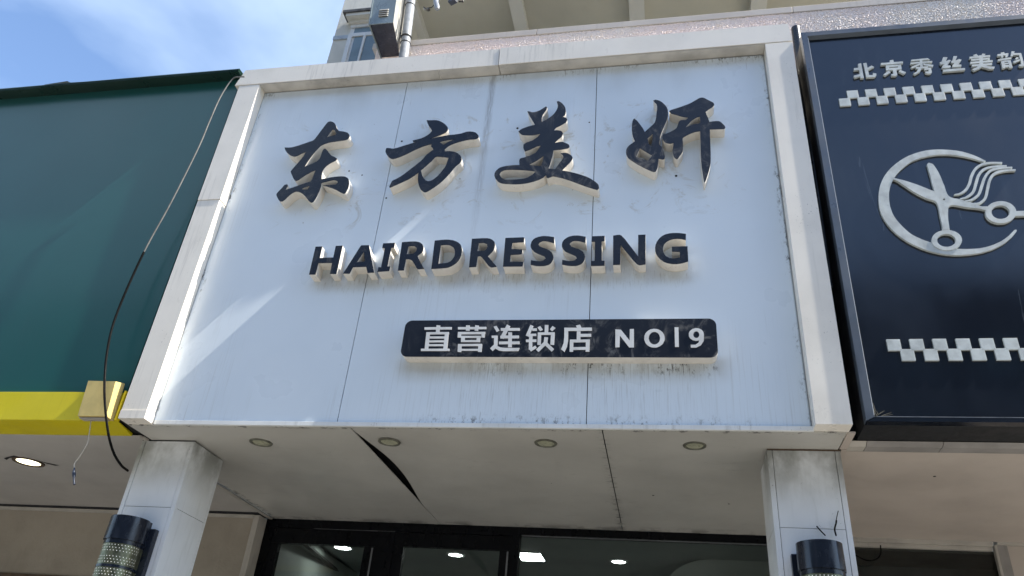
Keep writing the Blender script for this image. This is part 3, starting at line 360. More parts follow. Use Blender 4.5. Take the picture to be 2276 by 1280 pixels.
# ------------------------------------------------------------------ upper floors
ab = thing('apartment_building', (2, .3, 5.5), 'apartment building above the shops with pink rough parapet and shaded balcony ceiling', 'building')
MB().box(.66, 9.0, .306, .48, 5.83, 6.452).out('parapet', M['stucco'], ab)
# rough cast render thrown on the parapet: real relief, so that the raking sun catches every grain
from mathutils import noise as mn
RC = MB(); st_ = .0052; nx, nz = int(5.9/st_), int(.62/st_)
for j in range(nz+1):
    for i in range(nx+1):
        x, z = .662+i*st_, 5.832+j*st_
        p = Vector((x*112, z*112, 0)); h = mn.noise(p)*.6+mn.noise(p*2.1)*.4
        RC.v.append((x, 0.3-.0105*max(-.35, h)-.002*mn.noise(Vector((x*5, z*5, 3))), z))
RC.f = [(j*(nx+1)+i, j*(nx+1)+i+1, (j+1)*(nx+1)+i+1, (j+1)*(nx+1)+i) for j in range(nz) for i in range(nx)]
tag(RC.out('rough_cast', M['stucco'], ab, True), kind='stuff')
for i, (a, b_) in enumerate(((.62, 1.98), (1.984, 3.9), (3.904, 6.4), (6.404, 9.0))):
    MB().box(a, b_, .293, .52, 6.454, 6.515, bev=.003).out('coping', M['coping'], ab)
MB().box(-.86, .1, 2.0, 6.0, 3.3, 13).out('wall', M['upper_wall'], ab)
MB().box(.1, 9, 4.6, 4.8, 3.3, 9.0).out('back_wall', M['upper_wall'], ab)
MB().box(.1, 9, .28, 4.7, 9.0, 9.25).out('balcony_ceiling', M['balcony'], ab)
for x0, x1 in ((.1, .2), (1.28, 1.43), (2.62, 2.79), (3.95, 4.12), (5.3, 5.47)):
    MB().box(x0, x1, .3, 4.6, 8.9, 8.999).out('ceiling_beam', M['balcony_beam'], ab)
MB().box(-.862, -.646, 1.985, 1.999, 8.70, 8.76).out('paint_band', M['band'], ab)
MB().box(.1, 9, .484, 4.6, 6.0, 6.1).out('balcony_floor', M['upper_wall'], ab)
wnd = MB().box(-.655, .06, 1.975, 1.999, 8.02, 8.9).out('window', M['upvc'], ab)
for (x0, x1, z0, z1) in ((-.60, -.25, 8.75, 8.845), (-.575, -.462, 8.08, 8.685), (-.432, -.22, 8.08, 8.685)):
    MB().box(x0, x1, 1.968, 1.9745, z0, z1).out('pane', M['win_glass'], wnd)
for (x0, x1, z0, z1) in ((-.655, .06, 8.69, 8.745), (-.655, .06, 8.85, 8.9), (-.655, -.605, 8.02, 8.69), (-.46, -.434, 8.02, 8.69), (-.215, -.17, 8.02, 8.69)):
    MB().box(x0, x1, 1.955, 1.974, z0, z1).out('frame_bar', M['upvc'], wnd)
cv = MB().box(-.70, .1, 1.86, 1.999, 8.945, 8.99).out('window_canopy', M['upper_wall'], ab)
MB().box(-.74, .1, 1.84, 1.995, 8.992, 9.03).out('slab_top', M['canopy_dark'], cv)
MB().box(-.66, .1, 1.92, 1.998, 8.902, 8.944).out('slab_soffit', M['upper_wall'], cv)

# ------------------------------------------------------------------ the central sign
sg = thing('shop_sign', (1.8, 0, 3.07), 'white panelled shop sign with black calligraphy, the word HAIRDRESSING and a black name plate', 'shop sign')
SG = (0.0, 1.129, 2.4975, 3.6)
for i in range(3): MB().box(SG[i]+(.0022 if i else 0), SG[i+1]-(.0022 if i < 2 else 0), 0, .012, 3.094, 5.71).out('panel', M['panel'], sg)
box('backing', M['dark'], sg, .01, 3.59, .0125, .05, 3.1, 5.7)
box('bottom_ledge', M['ledge'], sg, .02, 3.606, -.016, .0035, 3.0665, 3.091, bev=.002)
M['liner'] = mat('stained_beam_liner', (.60, .565, .50, 1), .5, 0, .16, 5, .3, .8, dirt=(.10, .08, .06, 1))
box('beam_liner', M['liner'], sg, .006, 1.378, -.085, -.001, 5.7125, 5.7148)
box('beam_liner', M['liner'], sg, 1.382, 1.811, -.085, -.001, 5.7120, 5.7145)
box('beam_liner', M['liner'], sg, 1.819, 3.600, -.085, -.001, 5.7125, 5.7145)
# top beam: two lengths meeting at x = 1.815, its underside liner has a joint of its own
MB().hexa([(-.20, -.088, 5.722), (1.813, -.088, 5.716), (1.813, .1, 5.716), (-.20, .1, 5.722)], [(-.155, -.088, 5.878), (1.813, -.088, 5.878), (1.813, .1, 5.878), (-.155, .1, 5.878)]).out('top_beam', M['frame'], sg)
MB().hexa([(1.818, -.092, 5.716), (3.772, -.088, 5.724), (3.772, .1, 5.724), (1.818, .1, 5.716)], [(1.818, -.092, 5.882), (3.762, -.088, 5.888), (3.762, .1, 5.888), (1.818, .1, 5.882)]).out('top_beam', M['frame'], sg)
box('left_post', M['frame'], sg, -.163, .004, -.086, .09, 4.640, 5.7135, bev=.0015)
box('left_post', M['frame'], sg, -.163, .000, -.082, .09, 3.125, 4.638, bev=.0015)
box('left_post', M['frame'], sg, -.163, .005, -.087, .09, 3.072, 3.123, bev=.0015)
box('right_post', M['frame'], sg, 3.602, 3.770, -.088, .09, 3.072, 5.7135, bev=.0015)
box('side_board', M['frame'], sg, 3.752, 3.768, .0905, .26, 3.09, 5.85)
box('side_board', M['frame'], sg, -.16, -.14, .0905, .26, 3.09, 5.85)
names = (('char_east', 'first calligraphic character'), ('char_square', 'second calligraphic character'), ('char_beauty', 'third calligraphic character, dusty'), ('char_charm', 'last calligraphic character, greyish'))
for i, (key, lb) in enumerate(names):
    a, f = MB(), MB()
    for loops in glyph(key): a.prism(loops, -.0745, -.0005); f.prism(loops, -.078, -.0750)
    ch = a.out('calligraphic_character', M['return'], sg); f.out('character_face', M['black_dusty'] if i > 1 else M['black'], ch); ch['label'] = lb
for key in sorted(k for k in GLYPHS if k.startswith('let_')):
    a, f = MB(), MB()
    for loops in glyph(key): a.prism(loops, -.079, -.0005); f.prism(loops, -.082, -.0795)
    l = a.out('raised_letter', M['return'], sg); f.out('letter_face', M['black'], l); l['label'] = 'raised letter ' + key[-1]
# name plate
def rrect(x0, x1, z0, z1, r, n=7):
    out = []
    for cx, cz, a0 in ((x1-r, z1-r, 0), (x0+r, z1-r, 90), (x0+r, z0+r, 180), (x1-r, z0+r, 270)):
        out += [(cx+r*math.cos(math.radians(a0+90*i/n)), cz+r*math.sin(math.radians(a0+90*i/n))) for i in range(n+1)]
    return out
PX0, PX1, PZ0, PZ1 = PLATE
plate_loop = [(x, z+.0095-.019*(x-PX0)/(PX1-PX0)) for x, z in rrect(PX0, PX1, PZ0, PZ1, .04)]   # hung a touch out of level
np_ = MB().prism([plate_loop], -.0725, -.0005).out('name_plate', M['return'], sg)
MB().prism([plate_loop], -.0755, -.0732).out('plate_face', M['black_dusty'], np_)
for key in sorted(k for k in GLYPHS if k.startswith('pla_')):
    a = MB()
    for loops in glyph(key): a.prism(loops, -.0785, -.0757)
    a.out('plate_character', M['plate_white'], np_)
for x, z, r in ((1.175, 5.138, .007), (1.147, 4.648, .006), (1.977, 5.19, .008), (3.001, 4.712, .008), (.941, 4.855, .005), (.84, 4.897, .006), (2.523, 4.585, .009), (2.457, 5.201, .005)):
    MB().disc((x, z), r, -.0012, -.0002, 10, 'y').out('screw_hole', M['hole'], sg)

# ------------------------------------------------------------------ green sign on the left
gs = thing('green_sign', (-2, 0, 3.07), 'plain dark green sign board with yellow lower band at the left', 'sign board')
GX = -5.2
MB().box(GX, -.214, -.03, -.02, 3.252, 5.842).out('green_panel', M['green'], gs)
box('dark_filler', M['dark'], gs, -.212, -.166, -.018, .284, 3.085, 5.84)  # black board put in for the shade of the gap beside the post
box('dark_filler', M['dark'], gs, -.33, -.2125, .06, .284, 3.092, 3.3)  # black filler added where only shade shows above the left column
box('backing', M['dark'], gs, GX, -.23, -.0195, .12, 3.26, 5.83)
# rolled top lip, slightly wavy
P = MB(); xs = [GX+(-.19-GX)*i/60 for i in range(61)]
sec = lambda x: [(-.028, 5.843), (-.075, 5.838), (-.118, 5.842+.0015*math.sin(x*3)), (-.124, 5.858+.0015*math.sin(x*3)), (-.116, 5.872+.001*math.sin(x*5)), (-.02, 5.882), (.1, 5.884)]
vs = [(x, y, z+(.006*math.exp(-((x+1.72)/.14)**2))) for x in xs for y, z in sec(x)]; ns = 7
P.add(vs, [(i*ns+j, i*ns+j+1, (i+1)*ns+j+1, (i+1)*ns+j) for i in range(60) for j in range(ns-1)]+[tuple(range(ns)), tuple(range(60*ns, 61*ns))[::-1]])
P.out('top_lip', M['green_edge'], gs, True)
MB().box(GX, -.238, -.05, -.031, 3.072, 3.25, bev=.002).out('yellow_band', M['yellow'], gs)
MB().hexa([(GX, -.0485, 3.070), (-.19, -.0485, 3.070), (-.262, .2, 3.074), (GX, .2, 3.074)], [(GX, -.0485, 3.0715), (-.19, -.0485, 3.0715), (-.262, .2, 3.09), (GX, .2, 3.09)]).out('yellow_underside', M['yellow'], gs)
box('end_trim', M['yellow'], gs, -.205, -.192, -.062, -.031, 3.072, 3.253, bev=.001)
box('end_channel', M['yellow'], gs, -.236, -.207, -.040, -.031, 3.072, 3.25)
jb = thing('junction_box', (-.32, -.05, 3.07), 'small cream yellow box fixed on the yellow band', 'junction box')
MB().hexa([(-.413, -.052, 3.072), (-.212, -.052, 3.068), (-.222, -.112, 3.074), (-.407, -.112, 3.074)], [(-.434, -.052, 3.30), (-.228, -.052, 3.302), (-.245, -.112, 3.290), (-.428, -.112, 3.294)]).out('box_body', M['cream'], jb)
MB().box(-.40, -.235, -.104, -.056, 3.064, 3.0675).out('box_base', M['trim'], jb)
lw = thing('dangling_wire', (-.34, -.07, 3.07), 'thin cream wire dangling from the yellow box, ending in a blue plug', 'wire')
def spline(pts, n=8):
    p = [Vector(q) for q in pts]; p = [p[0]*2-p[1]]+p+[p[-1]*2-p[-2]]; o = []
    for i in range(1, len(p)-2):
        for k in range(n):
            u = k/n; a, b, c, d = p[i-1:i+3]; o.append(.5*((2*b)+(c-a)*u+(2*a-5*b+4*c-d)*u*u+(3*b-a-3*c+d)*u**3))
    return o+[p[-2]]
MB().tube(spline([(-.345, -.07, 3.064), (-.332, -.065, 3.0), (-.319, -.062, 2.93), (-.334, -.06, 2.864), (-.353, -.06, 2.811), (-.343, -.06, 2.785)]), .0028, 7).out('wire', M['white_wire'], lw, True)
MB().tube([(-.343, -.06, 2.787), (-.341, -.06, 2.778), (-.337, -.06, 2.765), (-.332, -.06, 2.75), (-.326, -.06, 2.738), (-.324, -.06, 2.73), (-.304, -.06, 2.692)], [.003, .005, .009, .0105, .009, .006, .006], 10).out('plug', M['plug'], lw, True)
cb = thing('hanging_cable', (-.3, -.13, 4), 'long loose cable bowed across the green board and down to the left column', 'cable')
cpts = [(-.115, -.125, 5.765), (-.155, -.13, 5.762), (-.205, -.13, 5.742), (-.248, -.13, 5.567), (-.262, -.13, 5.32), (-.271, -.13, 5.068), (-.32, -.13, 4.594), (-.378, -.13, 4.195), (-.399, -.13, 3.76), (-.37, -.13, 3.51), (-.289, -.13, 3.246), (-0.187, -0.12, 3.016), (-0.17, -0.03, 2.904), (-0.191, 0.1, 2.864), (-0.236, 0.235, 2.871)]
sp = spline(cpts, 8); k = 56
MB().tube(sp[:k+1], .0052, 8).out('upper_cable_length', M['grey_cable'], cb, True); MB().tube(sp[k:], .0070, 8).out('black_cable_length', M['rubber'], cb, True)  # upper length grey, lower length black
lf = thing('leaf_litter', (-1.8, -.09, 5.885), 'scrap of dry leaf caught on top of the green board', 'dry leaf')
MB().add([(-1.90, -.11, 5.884), (-1.80, -.1, 5.905), (-1.72, -.09, 5.925), (-1.665, -.09, 5.895), (-1.73, -.06, 5.885), (-1.80, -.05, 5.89)], [(0, 1, 5), (1, 2, 4, 5), (2, 3, 4)]).out('leaf', M['web'], lf)

# ------------------------------------------------------------------ black sign on the right
bs = thing('black_sign', (4.5, 0, 3.08), 'black sign board with white characters, chequered strips and a scissors emblem', 'shop sign')
BX0, BX1, BZ0, BZ1 = 3.829, 6.6, 3.086, 5.776
box('sign_panel', M['navy'], bs, BX0+.045, BX1-.045, -.072, -.06, BZ0+.03, BZ1-.03)
fr = .037
MB().hexa([(BX0, -.102, BZ0), (BX0+fr, -.102, BZ0+.02), (BX0+fr+.01, -.0725, BZ0+.024), (BX0, -.05, BZ0)], [(BX0, -.102, BZ1), (BX0+fr, -.102, BZ1-fr), (BX0+fr+.01, -.0725, BZ1-fr-.01), (BX0, -.05, BZ1)]).out('frame_stile', M['navy_frame'], bs)
MB().hexa([(BX1-fr, -.102, BZ0+.02), (BX1, -.102, BZ0), (BX1, -.05, BZ0), (BX1-fr-.01, -.0725, BZ0+.024)], [(BX1-fr, -.102, BZ1-fr), (BX1, -.102, BZ1), (BX1, -.05, BZ1), (BX1-fr-.01, -.0725, BZ1-fr-.01)]).out('frame_stile', M['navy_frame'], bs)
MB().hexa([(BX0+fr+.001, -.1015, BZ1-fr+.001), (BX1-fr-.001, -.1015, BZ1-fr+.001), (BX1-fr-.01, -.0728, BZ1-fr-.009), (BX0+fr+.01, -.0728, BZ1-fr-.009)], [(BX0+.001, -.1015, BZ1), (BX1-.001, -.1015, BZ1), (BX1-.01, -.05, BZ1), (BX0+.01, -.05, BZ1)]).out('frame_rail', M['navy_frame'], bs)
MB().hexa([(BX0+.003, -.1005, BZ0-.002), (BX1-.003, -.1005, BZ0-.002), (BX1-.003, -.05, BZ0-.002), (BX0+.003, -.05, BZ0-.002)], [(BX0+fr, -.1005, BZ0+.019), (BX1-fr, -.1005, BZ0+.019), (BX1-fr-.01, -.0725, BZ0+.030), (BX0+fr+.01, -.0725, BZ0+.030)]).out('frame_rail', M['navy'], bs)
box('lit_edge', M['upvc'], bs, BX0+.0385, BX0+.0408, -.0985, -.0740, BZ0+.032, BZ1-.05)  # white strip painted in for the sunlit inner return of the stile
box('lit_edge', M['bright_metal'], bs, BX0+.048, BX1-.048, -.0995, -.0955, BZ0+.0205, BZ0+.0240)  # bright strip painted in for light caught along the bottom rail edge
box('sign_case', M['dark'], bs, BX0+.004, BX1-.004, -.0495, .15, BZ0-.001, BZ1-.004)
for key in sorted(k for k in GLYPHS if k.startswith('bls_')):
    a = MB()
    for loops in glyph(key): a.prism(loops, -.087, -.0725)
    a.out('sign_character', M['silver'], bs)
T = .0632
t0 = MB().box(3.9872, 3.9872+T, -.083, -.0725, 5.1225, 5.1225+T, bev=.0012).out('tile', M['silver'], bs)
for i in range(24):
    if i: shift_copy(t0, bs, (i*.1057, 0, 0))
    shift_copy(t0, bs, (.0528+i*.1057, 0, .0615))
for i in range(24):
    shift_copy(t0, bs, (.0035+i*.1057, 0, 3.464-5.1225))
    shift_copy(t0, bs, (.0575+i*.1057, 0, 3.4085-5.1225))
for key, nm in (('logo_crescent', 'crescent_ring'), ('logo_scissors', 'scissors_emblem'), ('logo_hair0', 'hair_strand'), ('logo_hair1', 'hair_strand'), ('logo_hair2', 'hair_strand'), ('logo_hair3', 'hair_strand')):
    a = MB()
    for loops in glyph(key): a.prism(loops, -.0895 if key == 'logo_scissors' else -.0865, -.0725)
    a.out(nm, M['silver'], bs)
def stems(name, label, cat, segs, m, r=.0016):
    t = thing(name, segs[0][0], label, cat); a = MB()
    for s_ in segs: a.tube(s_, [r]+[r*.8]*(len(s_)-2)+[r*.3], 5)
    a.out('stems', m, t); return t
def tuft(cx, y, cz, n, h, sd):
    random.seed(sd); o = []
    for i in range(n):
        a = random.uniform(.15, 2.0); L = h*random.uniform(.4, 1); x, z = cx+random.uniform(-.02, .02), cz
        o.append([(x, y, z), (x+.4*L*math.cos(a)+random.uniform(-.01, .01), y-.006, z+.45*L*math.sin(a)), (x+.9*L*math.cos(a)+random.uniform(-.015, .015), y-.008, z+L*math.sin(a)*.9)])
    return o
stems('dry_weed', 'dry weed tuft growing from the lower left corner of the black sign', 'weed', tuft(3.875, -.078, 3.11, 10, .085, 3), M['web'])
stems('dry_weed', 'dry weed stalks on the bottom rail near the right end of the black sign', 'weed', tuft(4.545, -.078, 3.115, 6, .09, 5), M['web'])
dp = MB().tube([(3.862, .14, 6.1), (3.85, .14, 5.5), (3.835, .14, 4.6), (3.826, .14, 3.96)], .03, 16)
d = dp.out('drainpipe', M['pipe'], None, True, loc=(3.84, .14, 3.96)); tag(d, 'black pipe in the dark gap between the white and black signs', 'pipe')
MB().disc((3.853, .14), .034, 5.62, 5.65, 16).out('pipe_collar', M['pipe'], d)
gb = MB().box(3.60, 4.1, .2, .28, 3.11, 5.80).out('wall', M['dark'], None, loc=(3.8, .2, 3.1)); tag(gb, 'dark wall strip seen in the narrow gap between the two signs', 'wall')
bw = MB().box(-5, 9, .285, .299, 3.0815, 5.828).out('wall', M['dark'], None, loc=(1, .3, 3.1)); tag(bw, 'unlit wall behind all three sign boards', 'wall')
lg = thing('ledge', (4.5, .16, 3.065), 'weathered grey beige ledge strip under the black sign', 'ledge')
for x0, x1 in ((3.80, 3.88), (3.883, 4.232), (4.235, 6.6)):
    MB().hexa([(x0, .19, 3.066), (x1, .19, 3.066), (x1, .26, 3.066), (x0, .26, 3.066)], [(x0, .152, 3.082), (x1, .152, 3.082), (x1, .26, 3.10), (x0, .26, 3.10)]).out('ledge_strip', M['ledge_grey'] if x0 > 3.85 else M['trim'], lg)

# ------------------------------------------------------------------ soffits
sf = thing('soffit', (1.8, 1, 3.066), None, None, kind='structure')
box('soffit_panel', M['soffit'], sf, -.152, 1.207, .004, 1.972, 3.066, 3.072)
# the middle sheet has sprung loose along its left edge and bows down, opening a gap
B = MB(); nx, ny = 10, 26; X0, X1 = 1.212, 2.577
for j in range(ny+1):
    y = .004+1.968*j/ny; w = math.sin(math.pi*min(1, max(0, (y-.02)/1.45)))**1.3
    for i in range(nx+1):
        u = i/nx; x = X0+.034*w*(1-u)**2+(X1-X0-.034*w*(1-u)**2)*u
        B.v.append((x, y, 3.0665+.030*w*(1-u)**6))
B.f = [(j*(nx+1)+i, j*(nx+1)+i+1, (j+1)*(nx+1)+i+1, (j+1)*(nx+1)+i) for j in range(ny) for i in range(nx)]
B.out('soffit_panel', M['soffit'], sf, True)
box('soffit_panel', M['soffit'], sf, 2.5825, 3.757, .004, 1.972, 3.066, 3.072)
box('ceiling_void', M['dark'], sf, -.26, 3.757, .004, 1.972, 3.12, 3.13)
box('edge_strip', M['soffit_right'], sf, 3.763, 3.80, .01, .235, 3.0665, 3.075)
box('edge_strip', M['trim'], sf, -.198, -.168, .19, 1.98, 3.058, 3.068)
for x, y, r in ((2.815, 1.096, .007), (3.28, 1.234, .006), (2.2, .9, .003)): MB().disc((x, y), r, 3.0645, 3.0655, 10).out('screw_hole', M['hole'], sf)
sl = thing('soffit', (-2.5, 1, 3.074), None, None, kind='structure')
box('soffit_panel', M['soffit_left'], sl, -5.2, -.2, .203, 1.838, 3.0745, 3.08)
box('joint_shadow_gap', M['dark'], sl, -5.2, -.2, 1.8385, 1.95, 3.06, 3.08)
sr = thing('soffit', (5, 1, 3.065), None, None, kind='structure')
box('soffit_panel', M['soffit_right'], sr, 3.80, 6.6, .2605, 1.93, 3.0655, 3.072)
box('soffit_panel', M['soffit_right'], sr, 3.775, 3.7995, .24, 1.93, 3.0655, 3.072)
MB().disc((4.31, .62), .008, 3.0635, 3.065, 8).out('screw_hole', M['hole'], sr)

def downlight(x, y, r, z, name_mat, label, grp=None, ring='dull_ring'):
    t = thing('downlight', (x, y, z), label, 'ceiling light', grp)
    R = MB(); seg = 32; vs = []
    for rr, zz in ((r, z), (r*.98, z-.005), (r*.78, z-.006), (r*.72, z+.002)): vs += [(x+rr*math.cos(2*math.pi*k/seg), y+rr*math.sin(2*math.pi*k/seg), zz) for k in range(seg)]
    R.add(vs, [(i*seg+k, i*seg+(k+1) % seg, (i+1)*seg+(k+1) % seg, (i+1)*seg+k) for i in range(3) for k in range(seg)]).out('ring', M[ring], t, True)
    MB().disc((x, y), r*.74, z-.001, z+.001, seg).out('lens', M[name_mat], t)
    return t
MB().add([(-1.560, .70, 3.0735), (-1.50, .655, 3.0735), (-1.40, .63, 3.0735), (-1.42, .60, 3.0735), (-1.51, .64, 3.0735), (-1.55, .66, 3.0735)], [(0, 1, 2, 3, 4, 5)]).out('tear_mark', M['dark'], sl)
MB().add([(-1.31, .70, 3.0735), (-1.285, .76, 3.0735), (-1.25, .80, 3.0735), (-1.21, .79, 3.0735), (-1.27, .74, 3.0735)], [(0, 1, 2, 3, 4)]).out('tear_mark', M['dark'], sl)
G1 = 'unlit downlights along the front of the shop canopy'
downlight(.56, .255, .068, 3.0655, 'off_lens', 'leftmost unlit round downlight under the white sign, nearest the left column', G1)
downlight(1.366, .215, .064, 3.0655, 'off_lens', 'unlit round downlight right beside the black gap in the soffit', G1)
downlight(2.261, .200, .062, 3.0655, 'off_lens', 'unlit round downlight between the gap and the second soffit seam', G1)
downlight(3.046, .205, .060, 3.0655, 'off_lens', 'rightmost unlit round downlight under the white sign, nearest the right column', G1)
downlight(-1.41, .73, .105, 3.0743, 'lit_warm', 'lit warm downlight in the left neighbouring soffit', None, 'brown')

# ------------------------------------------------------------------ columns and wall lamps
def column(x0, x1, label, name='column'):
    t = thing(name, ((x0+x1)/2, .4, 0), label, 'column', 'square columns beside the shop front')
    y0, y1 = .24, .585
    box('core', M['dark'], t, x0+.01, x1-.01, y0+.01, y1-.01, 0, 3.06)
    for z0, z1 in ((2.6665, 3.058), (1.45, 2.6635), (.2, 1.447)):
        box('cladding_panel', M['column'], t, x0+.0275, x1-.0275, y0+.001, y0+.009, z0, z1)
        box('cladding_panel', M['column'], t, x0+.001, x0+.009, y0+.022, y1-.022, z0, z1)
        box('cladding_panel', M['column'], t, x1-.009, x1-.001, y0+.022, y1-.022, z0, z1)
    for cx in (x0, x1-.025):
        box('corner_trim', M['column'], t, cx, cx+.025, y0-.001, y0+.021, 0, 3.0575)
        box('corner_trim', M['column'], t, cx, cx+.025, y1-.021, y1, 0, 3.0575)
    box('plinth', M['ledge_grey'], t, x0-.01, x1+.01, y0-.01, y1+.01, 0, .18)
    return t
cl = column(-.211, .142, 'left white clad square column with a perforated wall lamp')
cR = column(3.41, 3.767, 'right white clad square column with mould at its top')
box('joint_strip', M['brown'], cR, 3.412, 3.765, .236, .25, 3.0585, 3.0645)
box('joint_strip', M['dark'], cl, -.209, .14, .24, .25, 3.0585, 3.0645)
def arc(xc, yc, r, a0, a1, z, n=28): return [(xc+r*math.cos(math.radians(a0+(a1-a0)*i/n)), yc+r*math.sin(math.radians(a0+(a1-a0)*i/n)), z) for i in range(n+1)]
def wall_lamp(xc, label):
    t = thing('wall_lamp', (xc, .238, 2.0), label, 'wall lamp', 'perforated cylinder wall lamps'); yc = .13; zt = 2.562
    rim = lambda r, z: arc(xc, yc, r, 150, 390, z)+[(xc+r*.87, .2, z), (xc-r*.87, .2, z)]
    MB().hexa(rim(.105, zt-.125), rim(.103, zt)).out('lamp_cap', M['lamp_black'], t, True)
    MB().hexa(rim(.098, zt-.147), rim(.098, zt-.1255)).out('lamp_collar', M['lamp_black'], t, True)
    box('back_plate', M['lamp_black'], t, xc-.118, xc+.118, .2005, .2395, 1.93, zt-.03, bev=.003)
    z = zt-.1475
    for s_ in range(3):
        h = .108
        MB().hexa(rim(.0955, z-h), rim(.0955, z)).out('perforated_tube', M['perf'], t, True)
        D = MB()
        for row in range(6):
            zz = z-.009-row*.0147-(.0147 if row > 2 else 0)
            for q in range(20):
                a = math.radians(172+q*10.2+(5.1 if row % 2 else 0)); r1 = .0968
                u = Vector((-math.sin(a), math.cos(a), 0)); c_ = Vector((xc+r1*math.cos(a), yc+r1*math.sin(a), zz)); rr = .0019
                D.add([c_+u*rr*math.cos(math.pi*k/3)+Vector((0, 0, rr*math.sin(math.pi*k/3))) for k in range(6)], [tuple(range(6))])
        D.out('perforations', M['dot'], t)
        MB().hexa(rim(.0985, z-h-.014), rim(.0985, z-h-.0005)).out('dark_band', M['lamp_black'], t, True)
        z -= h+.0145
    MB().hexa(rim(.103, z-.09), rim(.105, z-.0005)).out('lamp_base', M['lamp_black'], t, True)
wall_lamp(-.028, 'perforated cylinder lamp with black cap on the left column')
wall_lamp(3.588, 'perforated cylinder lamp with black cap on the right column')
cc = thing('cable_end', (3.65, .235, 2.65), 'two cut black cable ends sticking out above the right column lamp', 'cable')
MB().tube(spline([(3.716, .231, 2.752), (3.703, .229, 2.715), (3.697, .226, 2.69), (3.686, .222, 2.66), (3.689, .222, 2.628)], 4), [.002]*6+[.004]*10+[.003], 6).out('cable_stub', M['rubber'], cc)
MB().tube([(3.607, .233, 2.675), (3.622, .228, 2.652), (3.641, .226, 2.629)], .003, 6).out('cable_stub', M['rubber'], cc)

# ------------------------------------------------------------------ left neighbour wall, right neighbour front
lwl = thing('wall', (-2.5, 1.84, 0), 'beige painted wall under the left soffit, left of the shop front', 'wall')
box('wall_face', M['beige_wall'], lwl, -5.2, -.262, 1.852, 2.05, 0, 3.055)
box('wall_cap', M['trim'], lwl, -5.2, -.262, 1.842, 1.8515, 3.03, 3.056)
box('wall_return', M['trim'], lwl, -.2605, -.215, 1.846, 2.05, 0, 3.055)
box('base_rail', M['brown'], lwl, -5.2, -.45, 1.838, 1.8515, 2.48, 2.535)
box('dark_opening', M['dark'], lwl, -5.2, -.45, 1.836, 1.8515, 1.2, 2.479)
rn = thing('shop_window', (4.9, 1.97, 0), 'dark window front with beige trim right of the right column', 'window')
box('head_trim', M['trim'], rn, 3.76, 5.005, 1.93, 1.985, 3.037, 3.0645, bev=.002)
box('head_trim', M['trim'], rn, 3.76, 5.0, 1.945, 1.985, 3.012, 3.036, bev=.002)
box('head_trim', M['trim'], rn, 5.03, 6.6, 1.92, 1.985, 3.05, 3.09)
box('jamb', M['trim'], rn, 5.015, 5.03, 1.94, 1.98, 0, 3.05)
box('jamb', M['ledge_grey'], rn, 5.0305, 5.095, 1.95, 1.99, 0, 3.049)
box('side_wall', M['soffit_right'], rn, 5.0955, 6.6, 1.96, 2.1, 0, 3.049)
MB().add([(3.76, 1.99, .4), (5.014, 1.99, .4), (5.014, 1.99, 3.012), (3.76, 1.99, 3.012)], [(0, 1, 2, 3)]).out('pane', M['glass'], rn)
box('room_ceiling', M['inside_brown'], rn, 3.80, 6.5, 2.0, 4.5, 3.0, 3.02)
box('room_back_wall', M['inside_brown'], rn, 3.80, 6.5, 4.5, 4.6, 0, 3.0)
box('room_side_wall', M['inside_brown'], rn, 6.4, 6.5, 2.11, 4.5, 0, 3.0)
box('ceiling_beam', M['inside_dark'], rn, 3.80, 6.4, 2.45, 2.7, 2.86, 2.999)
rc = MB().tube(spline([(4.10, 1.9, 2.955), (4.149, 1.9, 2.93), (4.194, 1.9, 2.909), (4.251, 1.9, 2.914), (4.290, 1.9, 2.95), (4.302, 1.91, 3.012)], 6), .0045, 7)
tag(rc.out('cable', M['rubber'], None, True, loc=(4.2, 1.9, 2.9)), 'black cable loop hanging under the trim right of the right column', 'cable')

# ------------------------------------------------------------------ shop front
sh = thing('storefront', (1.7, 1.97, 0), 'black framed glazed shop front under the white sign', 'shop front')
F = M['door_frame']
box('head_frame', F, sh, -.214, 1.816, 1.975, 2.05, 3.001, 3.0655)
box('head_frame', F, sh, 1.8165, 3.75, 1.975, 2.05, 3.012, 3.0655)
box('head_bead', M['bright_metal'], sh, 1.84, 3.75, 1.9765, 2.0, 3.004, 3.0075)
box('head_bead', M['bright_metal'], sh, .2, .86, 1.973, 1.98, 2.999, 3.0005)
box('jamb', F, sh, -.214, -.14, 1.975, 2.05, 0, 3.0005)
box('mullion', F, sh, .72, .862, 1.975, 2.05, 0, 3.0005)
box('mullion', F, sh, 1.765, 1.826, 1.970, 2.05, 0, 3.0113)
box('end_jamb', F, sh, 3.60, 3.75, 1.975, 2.05, 0, 3.003)
MB().add([(1.828, 2.01, .1), (3.6, 2.01, .1), (3.6, 2.01, 3.011), (1.828, 2.01, 3.011)], [(0, 1, 2, 3)]).out('pane', M['glass'], sh)
def door(x0, x1, gx0, gx1, gz, label):
    t = thing('glass_door', ((x0+x1)/2, 1.98, 0), label, 'door', 'black framed glass doors')
    box('top_rail', F, t, x0, x1, 1.982, 2.03, gz, 2.998)
    box('stile', F, t, x0, gx0, 1.982, 2.03, .02, gz-.0005); box('stile', F, t, gx1, x1, 1.982, 2.03, .02, gz-.0005)
    box('bottom_rail', F, t, gx0+.0005, gx1-.0005, 1.982, 2.03, .02, .16)
    box('edge_strip', M['bright_metal'], t, x1-.026, x1-.014, 1.979, 1.9815, .1, gz-.01)
    MB().add([(gx0, 2.005, .16), (gx1, 2.005, .16), (gx1, 2.005, gz), (gx0, 2.005, gz)], [(0, 1, 2, 3)]).out('pane', M['glass'], t)
    box('handle', M['bright_metal'], t, gx1+.01, gx1+.03, 1.94, 1.96, .9, 1.3)
door(-.138, .718, -.074, .630, 2.884, 'left black framed glass door beside the left column')
door(.864, 1.763, .942, 1.682, 2.897, 'second black framed glass door, left of the wide fixed pane')
